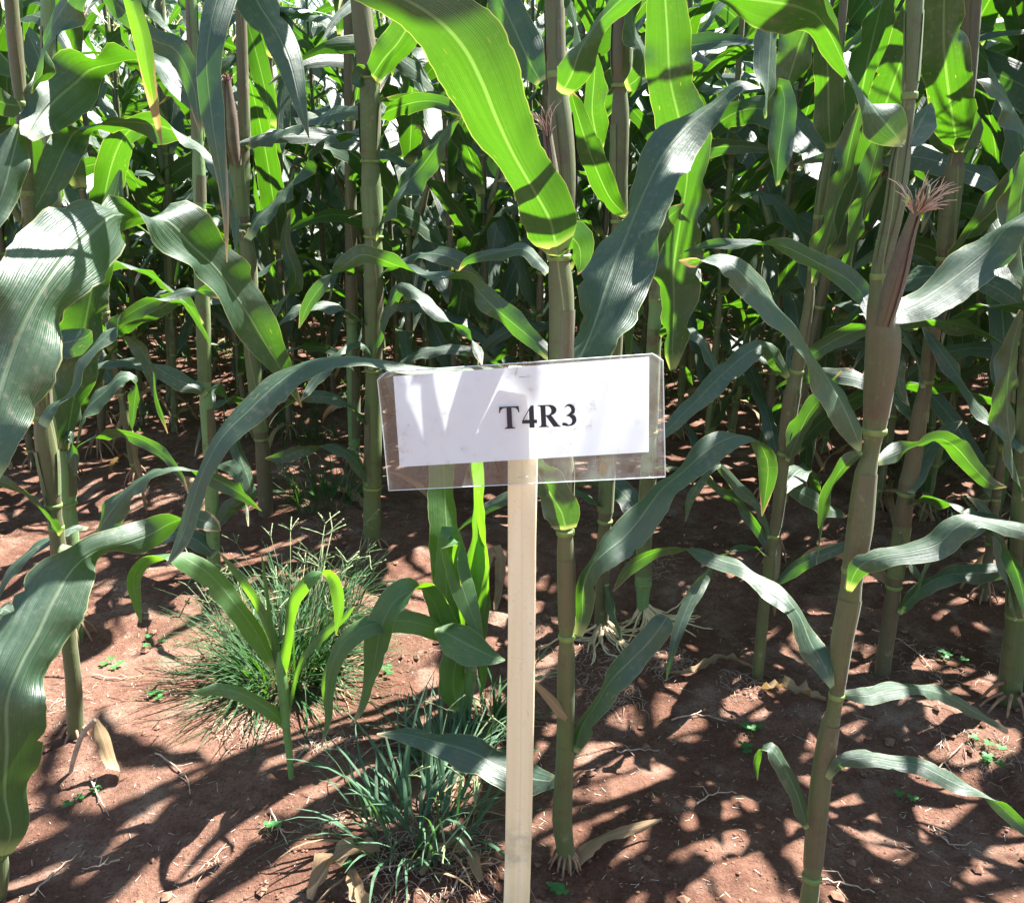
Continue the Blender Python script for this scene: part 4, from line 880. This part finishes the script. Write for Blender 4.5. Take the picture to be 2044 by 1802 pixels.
def sheet(name, c, off, m, nu=40, nv=16, rough_edge=0, rad=0, parent=sign, thick=.0004):
    V = []; U = []; Fc = []; r = random.Random(4)
    for j in range(nv+1):
        for i in range(nu+1):
            u, v = i/nu, j/nv
            x, y = bil(c, u, v)
            if rad:                               # rounded corners
                w_, h_ = 571, 240; px_, py2 = u*w_, v*h_
                for cx_, cy_ in ((rad, rad), (w_-rad, rad), (w_-rad, h_-rad*.3), (rad, h_-rad*.3)):
                    qx, qy = px_-cx_, py2-cy_
                    if ((cx_ < w_/2) == (qx < 0)) and ((cy_ < h_/2) == (qy < 0)) and math.hypot(qx, qy) > rad and cy_ < h_/2:
                        l = math.hypot(qx, qy); qx, qy = qx*rad/l, qy*rad/l; x, y = bil(c, (cx_+qx)/w_, (cy_+qy)/h_)
            if rough_edge and j == nv: y += r.uniform(-1, 1)*rough_edge
            V.append(on_sign(x, y, off+bow(x, y))-so_); U.append((u, v))
    m_ = nu+1
    for j in range(nv):
        for i in range(nu): a = j*m_+i; Fc.append((a, a+1, a+m_+1, a+m_))
    o = link(name, mesh(name, V, Fc, m, U), parent)
    return o
sheet('laminate', [(752, 744), (1323, 705), (1328, 952), (776, 979)], .0016, PLASTIC, 60, 24, 1.6, 16)
sheet('laminate', [(752.5, 744.5), (1322.5, 705.5), (1327.5, 951), (776.5, 978)], -.0016, PLASTIC, 60, 24, 1.6, 16)
rm, rt, ro = mat('laminate_edge_highlight'); principled(rt, ro, (.62, .68, .70), .2, .8)  # pale tube round the border, its colour standing in for the edge highlight
mb = MB(); crn = [(752, 744), (1323, 705), (1328, 952), (776, 979)]; loop = []
for k in range(4):
    a_, b_ = crn[k], crn[(k+1) % 4]
    for q in range(14):
        f = q/13; f = (.035+.93*f, .06+.94*f, f, .94*f)[k]
        x_, y_ = a_[0]+(b_[0]-a_[0])*f, a_[1]+(b_[1]-a_[1])*f; loop.append(on_sign(x_, y_, bow(x_, y_)))
loop.append(loop[0]); tube(loop, [.00055]*len(loop), mb, 5, so_); link('laminate_edge_highlight', mb.mesh('laminate_edge_highlight', rm), sign)
pap = sheet('paper', [(785, 751), (1296, 712), (1295, 902), (798, 932)], 0, PAPER, 40, 16, thick=.0002)
# lettering T4R3 in a bold serif face; glyph units: cap height 100, baseline at 0
def arc(cx, cy, rx, ry, a0, a1, n=14): return [(cx+rx*cos(math.radians(a0+(a1-a0)*i/n)), cy+ry*sin(math.radians(a0+(a1-a0)*i/n))) for i in range(n+1)]
GL = {
 'T': (0, [[(2, 100), (88, 100), (90, 72), (86, 72), (82, 84), (74, 92), (62, 94), (56, 94), (56, 14), (58, 7), (68, 3), (68, 0), (22, 0), (22, 3), (32, 7), (34, 14), (34, 94), (28, 94), (16, 92), (8, 84), (4, 72), (0, 72)]]),
 '4': (98, [[(43, 100), (56, 100), (56, 36), (68, 36), (68, 20), (56, 20), (56, 0), (34, 0), (34, 20), (2, 20), (2, 32)], [(34, 36), (34, 78), (9, 36)]]),
 'R': (172, [[(0, 100), (50, 100)]+arc(50, 76, 32, 24, 80, -70, 12)+[(58, 52.5), (88, 8), (96, 3), (98, 0), (66, 0), (36, 48), (34, 48), (34, 14), (36, 6), (46, 3), (46, 0), (0, 0), (0, 3), (10, 6), (12, 14), (12, 86), (10, 94), (0, 97)], [(34, 94), (34, 54), (42, 54)]+arc(42, 74, 17, 20, -80, 80, 10)+[(40, 94)]]),
 '3': (276, [arc(36, 73, 24, 27, 165, -40, 14)+[(46, 52)]+arc(34, 29, 30, 28, 50, -90, 12)+[(22, 0), (10, 3)]+arc(7, 10, 7, 7, 250, 70, 8)+[(18, 15), (28, 7)]+arc(28, 24, 17, 18, -85, 60, 8)+[(34, 43), (20, 46), (20, 49), (32, 55)]+arc(28, 72, 15, 18, -20, 140, 8)+[(14, 83), (9, 76)]]),
}
from mathutils.geometry import tessellate_polygon
def gpos(gx, gy):
    s = .452
    bx, by = 997.5, 856.5
    x = bx+gx*s*1.0+gy*s*(-.045); y = by-gy*s*.98-gx*s*.043
    return on_sign(x, y, .0026+bow(x, y))-so_
for ch, (x0, loops) in GL.items():
    fl = [p for lp in loops for p in lp]
    tri = tessellate_polygon([[Vector((p[0], p[1], 0)) for p in lp] for lp in loops])
    V = [gpos(x0+p[0], p[1]) for p in fl]
    # refine not needed: the bow is gentle at this size
    Fc = []
    for t in tri:
        a, b, c = V[t[0]], V[t[1]], V[t[2]]
        Fc.append(tuple(t) if (b-a).cross(c-a).dot(pn_) > 0 else (t[0], t[2], t[1]))
    o = link('letter', mesh('letter', V, Fc, INK, smooth=False), pap)
# stake: 2.3 cm thick, behind the sheet
mb = MB()
prof = [(738, 1014.5, 1077.5), (770, 1014, 1076), (850, 1013.8, 1074), (950, 1014, 1072), (1100, 1014, 1069.5), (1250, 1013.5, 1068.5), (1400, 1012, 1066.5), (1550, 1010, 1064), (1700, 1008, 1060), (1802, 1005, 1057), (1960, 1001, 1049)]
rs = random.Random(3); V = []; U = []; Fc = []
for k, (y, xl, xr) in enumerate(prof):
    base = on_sign((xl+xr)/2, 860, -.004).y; yy = base+(.0 if y < 960 else -(y-960)/900*.02)
    a, b = P(xl+rs.uniform(-.5, .5), y, yy), P(xr+rs.uniform(-.5, .5), y, yy-.0012); bk = Vector((.001, .022, 0))
    e = .0012
    ring = [a+Vector((0, e, 0)), a+Vector((e, 0, 0)), b+Vector((-e, 0, 0)), b+Vector((0, e, 0)), b+bk, a+bk]
    V += [q-so_ for q in ring]
n6 = 6
for k in range(len(prof)-1):
    for j in range(n6): a = k*n6+j; b = k*n6+(j+1) % n6; Fc.append((a, b, b+n6, a+n6))
Fc.append(tuple(range(n6))); Fc.append(tuple(reversed(range(len(V)-n6, len(V)))))
link('stake', mesh('stake', V, Fc, WOOD, smooth=False), sign)
def staple(x0, y0, x1, y1):
    mb = MB(); a, b = on_sign(x0, y0, .0062), on_sign(x1, y1, .0062); tube([a-pn_*.002, a, a*.5+b*.5+pn_*.0003, b, b-pn_*.002], [.0004]*5, mb, 6, so_); link('staple', mb.mesh('staple', STEEL), sign)
staple(1037, 753, 1057, 751); staple(1029, 748, 1033, 731); staple(1034, 953, 1052, 951)

# ================================================================== GRASS
def gblade(mb, base, a, L, W, e0, e1, seed, org, n=7):
    r = random.Random(seed); p = base.copy(); cs = []; sd = []; ws = []; aa = a; dr = r.uniform(-.7, .7)
    for i in range(n):
        s = i/(n-1); e = e0+(e1-e0)*s**1.3; aa = a+dr*s
        t = Vector((cos(aa)*cos(e), sin(aa)*cos(e), sin(e))); cs.append(p.copy()); p = p+t*L/(n-1)
        p.z = max(p.z, gz(p.x, p.y)+.002)
        q = r.uniform(-.2, .2); hh = Vector((-sin(aa), cos(aa), q)); sd.append(hh.normalized()); ws.append(max(.0003, W*(min(1, .5+s*3))*(1-s**2)))
    ribbon(cs, sd, ws, mb, .03, .35, seed, 2, org=org)
    return cs
def tuft(x, y, nb, ns, R, L, W, label, seed, name='grass_tuft', sep=False, squash=1.0, e=(.3, 1.5), gm=None):
    gm = gm or GRASS
    c = G(x, y); o = thing(name, c, label, 'grass'); r = random.Random(seed); mb = MB(); sb = MB()
    for i in range(nb):
        a = r.uniform(0, 6.28); q = R*sqrt(r.random()); b = c+Vector((cos(a)*q, sin(a)*q*squash, 0)); b.z = gz(b.x, b.y)
        aa = a+r.uniform(-.9, .9); bb = MB() if sep else mb; e0 = r.uniform(*e)
        gblade(bb, b, aa, L*r.uniform(.45, 1.15), W*r.uniform(.6, 1.25), e0, e0-r.uniform(.3, 1.9), seed*1000+i, c)
        if sep: link('blade', bb.mesh('blade', gm), o)
    if not sep: q = link('blades', mb.mesh('blades', gm), o); q['kind'] = 'stuff'
    db = MB()
    for i in range(nb//5):
        a = r.uniform(0, 6.28); q = R*1.3*sqrt(r.random()); b = c+Vector((cos(a)*q, sin(a)*q, 0)); b.z = gz(b.x, b.y)+.001
        gblade(db, b, a+r.uniform(-1, 1), L*r.uniform(.3, .8), W*.7, r.uniform(-.05, .7), -1.2, seed*555+i, c)
    q = link('dead_blades', db.mesh('dead_blades', DLEAF), o); q['kind'] = 'stuff'
    for i in range(ns):
        a = r.uniform(0, 6.28); q = R*sqrt(r.random()); b = c+Vector((cos(a)*q, sin(a)*q*squash, 0)); b.z = gz(b.x, b.y)
        e0 = r.uniform(.7, 1.4); d = Vector((cos(a)*cos(e0), sin(a)*cos(e0), sin(e0))); Ls = L*r.uniform(.6, 1.15); top = b+d*Ls
        tube([b, b+d*Ls*.5, top], [.0009, .0008, .0007], sb, 4, c)
        for k in range(r.randint(2, 4)):
            a2 = r.uniform(0, 6.28); t = (d*.6+Vector((cos(a2), sin(a2), r.uniform(-.3, .6)))*.8).normalized(); pl_ = r.uniform(.03, .055)
            ps = [top+t*pl_*j/6+Vector((0, 0, -.006*(j/6)**2)) for j in range(7)]; tube(ps, [.0008 if j % 2 else .0016 for j in range(7)], sb, 4, c)
    if ns: q = link('seed_heads', sb.mesh('seed_heads', SEED), o); q['kind'] = 'stuff'
    return o
tuft(570, 1350, 460, 34, .085, .25, .0022, 'dense tussock of dark green grass with seed heads behind the corn seedling', 1, e=(.2, 1.35))
tuft(835, 1670, 95, 8, .085, .21, .0032, 'loose clump of blue-green grass blades beside the foot of the stake', 2, sep=True, squash=.8, gm=BGRASS, e=(.7, 1.5))
tuft(900, 1505, 90, 4, .07, .13, .0032, 'low grass blades between the young corn plant and the stake', 3, sep=True, gm=BGRASS)
tuft(980, 1440, 60, 3, .05, .12, .003, 'small grass clump directly behind the stake', 4, sep=True)
tuft(655, 1000, 120, 14, .12, .18, .0025, 'thin weedy grass under the thick stalk left of the sign', 5)
tuft(1900, 1080, 26, 5, .05, .16, .002, 'wispy grass stems right of the leaning corn plant', 6, sep=True)
tuft(615, 1240, 240, 14, .12, .17, .0024, 'grass growing behind the dense tussock, lighter seed heads', 7)
for i, (x, y, l) in enumerate(((590, 880, 'thin green weed under the second tall stalk'), (1830, 930, 'thin green weed in the sunny gap behind the leaning plant'), (470, 700, 'green weed patch behind the bright green stalk'), (1995, 700, 'green weed patch in the sunny gap at far right'), (860, 760, 'weed patch left of the sign, deep between stalks'))):
    tuft(x, y, 90, 6, .14, .16, .0026, l, 20+i)
# far ground weeds as one mass
mb = MB(); r = random.Random(9)
for i in range(9000):
    y = 3.3+r.random()**.7*7; x = r.uniform(-.72, .72)*y
    if noise.noise((x*.9, y*.9, 4)) < -.02: continue
    b = Vector((x, y, gz(x, y))); a = r.uniform(0, 6.28); e0 = r.uniform(.5, 1.4)
    gblade(mb, b, a, r.uniform(.06, .17), .0042, e0, e0-r.uniform(.2, 1.4), i, Vector((0, 0, 0)), n=4)
o = link('ground_weeds', mb.mesh('ground_weeds', GRASS)); o['kind'] = 'stuff'; o['label'] = 'low green weeds between the far rows'; o['category'] = 'weeds'

# clover sprouts
def clover(x, y, n, label, seed, s=1.0):
    c = G(x, y); o = thing('clover_sprout', c, label, 'clover', 'small clover sprouts on the soil'); r = random.Random(seed)
    for i in range(n):
        p = Vector((r.uniform(-.02, .02), r.uniform(-.02, .02), r.uniform(.006, .014)))*s; mb = MB(); V = []; U = []; Fc = []
        ro = r.uniform(0, 6.28)
        for k in range(3):
            a = ro+k*2.09; d = Vector((cos(a), sin(a), .15)); e = Vector((-sin(a), cos(a), .05)); b = len(V); R_ = .0055*s
            pts = [(0, 0)]+[(1.0+.85*cos(t), .85*sin(t)) for t in (-2.4, -1.6, -.8, -.3)]+[(1.55, 0)]+[(1.0+.85*cos(t), .85*sin(t)) for t in (.3, .8, 1.6, 2.4)]
            for q in pts: V.append(p+d*q[0]*R_+e*q[1]*R_); U.append((.3+q[1]*.1, q[0]*.01))
            Fc.append(tuple(range(b, b+len(pts))))
        mb.add(V, Fc, U); tube([Vector((p.x*.4, p.y*.4, -.003)), p], [.0006, .0005], mb, 4); link('leaflet', mb.mesh('leaflet', CLOV), o)
for i, (x, y, n, l) in enumerate(((1500, 1460, 4, 'clover sprout on shaded soil between the dead leaf and leaning plant'), (1492, 1500, 3, 'smaller clover sprout just below the shaded one'),
    (1900, 1320, 4, 'clover sprout in deep shade behind the leaning plant'), (1990, 1530, 4, 'clover sprout near the right edge'), (1975, 1495, 3, 'clover sprout above the one near the right edge'), (310, 1390, 4, 'clover sprout left of the tussock'),
    (225, 1330, 4, 'clover sprout by the slender left stalk'), (310, 1285, 3, 'clover sprout under the grass seed heads at left'), (765, 1350, 4, 'clover sprout right of the tussock'), (690, 1715, 3, 'sprout left of the loose grass clump'), (1092, 1775, 3, 'sprout at the foot of the stake'), (165, 1600, 3, 'pale sprout near the withered shoot'), (1815, 1600, 2, 'tiny sprout among sun flecks at lower right'), (550, 1655, 2, 'tiny sprout on bare soil at lower left'))):
    clover(x, y, n, l, i+60, 1.0)

# dry roots, twigs and dead leaves lying on the soil
def dryroot(pts, label, rad=.0016, br=2, seed=0):
    c = G(*pts[0]); o_ = Vector(c); r = random.Random(seed); g = []
    ps = catmull([(p[0], p[1]) for p in pts], 10)
    for i, (x, y) in enumerate(ps): q = G(x, y); q.z += .002+.005*abs(sin(i*1.3+seed)); g.append(q)
    mb = MB(); tube(g, [rad*(1.1-.7*i/10) for i in range(10)], mb, 6, o_)
    for k in range(br):
        i = r.randint(2, 7); a = r.uniform(0, 6.28); L = r.uniform(.015, .04); b = g[i]; p1 = b+Vector((cos(a)*L*.5, sin(a)*L*.5, .004)); p2 = b+Vector((cos(a+.6)*L, sin(a+.6)*L, 0)); tube([b, p1, p2], [rad*.6, rad*.5, rad*.3], mb, 5, o_)
    o = link('dry_root', mb.mesh('dry_root', TWIG)); o.location = c; o['label'] = label; o['category'] = 'dry root'; o['group'] = 'dry roots lying on the soil'
for i, (p, l) in enumerate((([(310, 1505), (345, 1530), (375, 1560), (380, 1590)], 'dry forked root below the grass shadow at left'),
    ([(180, 1555), (200, 1600), (218, 1630)], 'short thick dry root beside the withered shoot'), ([(60, 1795), (110, 1745), (155, 1710)], 'dry straw stem at the lower left corner'),
    ([(185, 1350), (230, 1358), (290, 1352)], 'dry root left of the tussock'), ([(1390, 1610), (1420, 1590), (1470, 1585)], 'thin dry twig left of the leaning plant'), ([(1860, 1655), (1890, 1685), (1915, 1700)], 'dry twig among sun flecks at lower right'),
    ([(1340, 1440), (1395, 1430), (1450, 1445)], 'thin root right of the root mat'), ([(1740, 1260), (1810, 1290), (1880, 1360)], 'long dry root in the shade behind the leaning plant'), ([(1230, 1505), (1280, 1500), (1315, 1503)], 'dry twig right of the centre stalk'),
    ([(1850, 1560), (1880, 1530), (1920, 1490)], 'pale seed stalk near the right edge'), ([(850, 1480), (740, 1500), (700, 1540)], 'dry root by the loose grass clump'), ([(540, 1620), (560, 1660), (575, 1690)], 'small dry root on bare soil'), ([(240, 1720), (210, 1730), (165, 1740)], 'short twig in the lower left'),
    ([(1640, 1760), (1690, 1770), (1745, 1785)], 'thin twig below the leaning plant'), ([(690, 1790), (760, 1740), (860, 1720), (960, 1690)], 'long dead stem beside the stake foot'), ([(900, 1790), (930, 1740), (1000, 1725)], 'dead stem at the stake foot'))):
    dryroot(p, l, seed=i)
def deadleaf(pts, label, W, seed=0):
    c = G(pts[0][0], pts[0][1]); ps = catmull(pts, 18); cs = []; sd = []; ws = []
    for i, (x, y, h) in enumerate(ps): q = G(x, y); q.z += max(.003, h); cs.append(q)
    for i in range(18):
        t = (cs[min(17, i+1)]-cs[max(0, i-1)]); s_ = t.cross(Vector((.2*sin(i+seed), 0, 1))).normalized(); sd.append(s_); f = i/17; ws.append(W*sqrt(max(.01, sin(pi*(f*.9+.06)))))
    mb = MB(); ribbon(cs, sd, ws, mb, .6, .75, seed, 8, org=c, rufl=.035); o = link('dead_leaf', mb.mesh('dead_leaf', DLEAF)); o.location = c; o['label'] = label; o['category'] = 'dead leaf'; o['group'] = 'dead leaves on the soil'
deadleaf([(760, 1720, .02), (700, 1750, .04), (650, 1770, .03), (622, 1800, .004)], 'curled tan dead leaf at the bottom left of the loose grass clump', .016, 1)
deadleaf([(700, 1770, .03), (715, 1800, .01), (730, 1830, .0)], 'tan dead leaf cut by the bottom edge left of the stake', .012, 2)
deadleaf([(960, 1770, .01), (930, 1730, .03), (880, 1720, .02), (840, 1750, .0)], 'brown dead leaf tangled at the foot of the grass clump', .010, 3)
deadleaf([(1500, 1340, .01), (1440, 1330, .02), (1380, 1350, .01), (1330, 1345, .0)], 'yellowed dead leaf lying over the root mat', .008, 4)
deadleaf([(1520, 1375, .0), (1560, 1400, .03), (1610, 1405, .02), (1650, 1400, .0)], 'grey curled dead leaf left of the leaning stalk', .016, 5)
deadleaf([(960, 1180, .0), (985, 1130, .05), (1000, 1150, .04), (990, 1220, .0)], 'crumpled dead leaf behind the stake', .014, 6)
deadleaf([(640, 960, .0), (700, 1000, .02), (745, 1030, .0)], 'yellow brown dead leaf under the thick stalk', .016, 7)
deadleaf([(1780, 960, .0), (1770, 1010, .03), (1790, 1060, .0)], 'pink-brown dead leaf behind the leaning stalk', .014, 8)

# litter: straw flecks, crumbs (uncountable)
mb = MB(); r = random.Random(12)
for i in range(3800):
    y = .75+3.2*r.random()**1.3; x = r.uniform(-.68, .68)*(y+.2)
    a = r.uniform(0, 6.28); L = r.uniform(.002, .0065) if r.random() < .985 else r.uniform(.008, .02); c = Vector((x, y, gz(x, y)+.0015)); d = Vector((cos(a), sin(a), r.uniform(-.1, .25)))*L; s_ = Vector((-sin(a), cos(a), 0))*(.00035+.00012*r.random())
    mb.add([c-d-s_, c-d+s_, c+d+s_*.6, c+d-s_*.6], [(0, 1, 2, 3)], [(0, 0)]*4)
o = link('straw_litter', mb.mesh('straw_litter', STRAW)); o['kind'] = 'stuff'; o['label'] = 'tiny pale straw flecks scattered over the soil'; o['category'] = 'litter'
mb = MB(); ico = [(0, 0, 1), (.9, 0, .3), (.2, .9, .2), (-.8, .5, .3), (-.7, -.6, .2), (.3, -.9, .3), (0, 0, -1)]; icf = [(0, 1, 2), (0, 2, 3), (0, 3, 4), (0, 4, 5), (0, 5, 1), (6, 2, 1), (6, 3, 2), (6, 4, 3), (6, 5, 4), (6, 1, 5)]
for i in range(20000):
    y = .75+4.5*r.random()**1.2; x = r.uniform(-.7, .7)*(y+.2)
    cl = noise.noise((x*2.1+5, y*2.1, 9))
    if cl < -.1 and r.random() < .75: continue
    s_ = r.uniform(.0009, .0036) if r.random() < .955 else r.uniform(.005, .012)
    c = Vector((x, y, gz(x, y)+s_*.2)); mb.add([c+Vector((p[0]*s_*r.uniform(.6, 1.3), p[1]*s_*r.uniform(.6, 1.3), p[2]*s_*r.uniform(.5, 1))) for p in ico], icf, [(0, 0)]*7)
o = link('soil_crumbs', mb.mesh('soil_crumbs', CRUMB, smooth=False)); o['kind'] = 'stuff'; o['label'] = 'loose crumbs and clods of red soil'; o['category'] = 'soil crumbs'
# fine dead rootlets / fibres in patches
mb = MB()
for k, (x, y, n, R_) in enumerate(((500, 1450, 130, .07), (650, 1480, 80, .05), (860, 1740, 300, .10), (1180, 1330, 120, .09), (1330, 1320, 90, .07), (1230, 1400, 70, .06), (1480, 1370, 60, .05), (1850, 1330, 110, .12), (1950, 1500, 70, .08), (620, 1340, 60, .1), (350, 980, 60, .12), (1700, 1080, 70, .1), (1300, 1130, 60, .08), (650, 1060, 60, .1), (110, 1400, 60, .08), (420, 1730, 14, .015), (540, 1650, 14, .012), (660, 1640, 24, .02))):
    c = G(x, y)
    for i in range(n):
        q = R_*sqrt(r.random()); a = r.uniform(0, 6.28); p = c+Vector((cos(a)*q, sin(a)*q, 0)); a = r.uniform(0, 6.28); L = r.uniform(.008, .04); pts = []
        for j in range(4): pts.append(Vector((p.x, p.y, gz(p.x, p.y)+.0015+.004*sin(j*1.1)))); a += r.uniform(-.7, .7); p = p+Vector((cos(a), sin(a), 0))*L/3
        tube(pts, [.0006, .0006, .0005, .0002], mb, 3)
o = link('root_fibres', mb.mesh('root_fibres', TWIG)); o['kind'] = 'stuff'; o['label'] = 'mats of fine dead rootlets on the soil'; o['category'] = 'litter'

# ================================================================== THE FIELD BEHIND
variants = [gen_plant(200+i) for i in range(9)]
r = random.Random(77)
taken = [(q.location.x, q.location.y) for q in bpy.data.objects if q.type == 'EMPTY' and 'corn' in q.name]
spots = []
for k in range(-1, 13):
    row = 1.06+.6*k
    x = -9.0+r.random()*.3
    while x < 9:
        yy = row-.35*x+r.uniform(-.05, .05); xx = x+r.uniform(-.03, .03); x += (.165 if 3 <= k <= 5 else .215) if k > 1 else .25
        if yy < .6: continue
        vis = abs(xx) < .60*yy+.12
        if abs(xx) > .62*yy+.95+.1*k: continue
        if min(math.hypot(xx-a, yy-b) for a, b in taken) < .2: continue
        if k <= 1 and (vis or abs(xx) < .60*yy+(.45 if k == 1 else .85)): continue
        if k == -1 and xx < .9: continue
        if k <= 0 and xx < 0: 
            if xx < -1.9: continue
        if k == 2 and vis and (-.9 < xx < .25 or r.random() < .15): continue
        if r.random() < .06: continue
        spots.append((math.hypot(xx, yy), xx, yy, k, vis))
spots.sort()
lab = {2: 'corn plant of the third row ', 3: 'corn plant of the fourth row ', 4: 'corn plant of the fifth row '}
near, far = spots[:285], spots[285:]
MARK = [(0, 'the left edge of the view'), (60, 'the slender purple stalk at left'), (190, 'the small stem with red brace roots'), (335, 'the thin far stalk at left'), (400, 'the bright green stalk'), (500, 'the stalk with the dark silked ear'), (620, 'the drooping green leaf tip'), (735, 'the thick straight stalk'), (850, 'the upper left corner of the sign'), (1000, 'the broad backlit leaf'), (1120, 'the centre stalk above the sign'), (1240, 'the stalk right of the sign'), (1340, 'the long backlit hanging leaf'), (1480, 'the white-tipped leaf right of the sign'), (1610, 'the thin dark stalk'), (1700, 'the blade left of the leaning plant'), (1800, 'the leaning front plant'), (1900, 'the dark jointed stalk'), (2030, 'the right edge of the view')]
def where(x, y):
    z = 1.2; t = y*cos(TH)-(z-H)*sin(TH); px = CX+F*x/t
    m = min(MARK, key=lambda q: abs(q[0]-px)); return ('behind ' if abs(m[0]-px) < 14 else 'left of ' if px < m[0] else 'right of ')+m[1]
for d, x, y, k, vis in near:
    l = (lab[k]+where(x, y) if k in lab else 'green corn plant deep in the crowded back rows') if vis else 'corn plant standing just outside the side of the view'
    t = thing('corn_plant', (x, y, gz(x, y)), l, 'corn plant', 'corn plants of the back rows' if vis else 'corn plants beside the view', r.uniform(0, 6.28), r.uniform(.88, 1.1))
    t.rotation_euler = (r.uniform(-.07, .07), r.uniform(-.07, .07), t.rotation_euler[2])
    place_parts(t, r.choice(variants))
# beyond: one mass
lv = [gen_plant(400+i, 1) for i in range(5)]
mbs = {}
def bake(me, M, key, mat_):
    mb = mbs.setdefault(key, (MB(), mat_))[0]
    V = [M @ v.co for v in me.vertices]; uvl = me.uv_layers[0].data; U = [(0, 0)]*len(V); Fc = []
    for p in me.polygons:
        for li, vi in zip(p.loop_indices, p.vertices): U[vi] = tuple(uvl[li].uv)
        Fc.append(tuple(p.vertices))
    mb.add(V, Fc, U)
y = 8.6
allfar = [(q[1], q[2]) for q in far]
while y < 17:
    x = -.68*y
    while x < .68*y: allfar.append((x+r.uniform(-.05, .05), y+r.uniform(-.1, .1))); x += .27
    y += .62
VV = []; 
for x, y in allfar:
    M = Matrix.Translation((x, y, 0)) @ Matrix.Rotation(r.uniform(0, 6.28), 4, 'Z') @ Matrix.Scale(r.uniform(1.05, 1.3), 4)
    for nm, me, sub in r.choice(lv): bake(me, M, me.materials[0].name, me.materials[0])
big = MB(); midx = []; mats = []
for key, (mb, mt) in mbs.items():
    big.add(mb.V, mb.F, mb.U); midx += [len(mats)]*len(mb.F); mats.append(mt)
me = big.mesh('far_corn', mats); me.polygons.foreach_set('material_index', midx)
o = link('far_corn', me); o['kind'] = 'stuff'; o['label'] = 'far rows of corn merging into one green mass'; o['category'] = 'corn'
print('near', len(near), 'far', len(allfar), 'objects', len(bpy.data.objects))
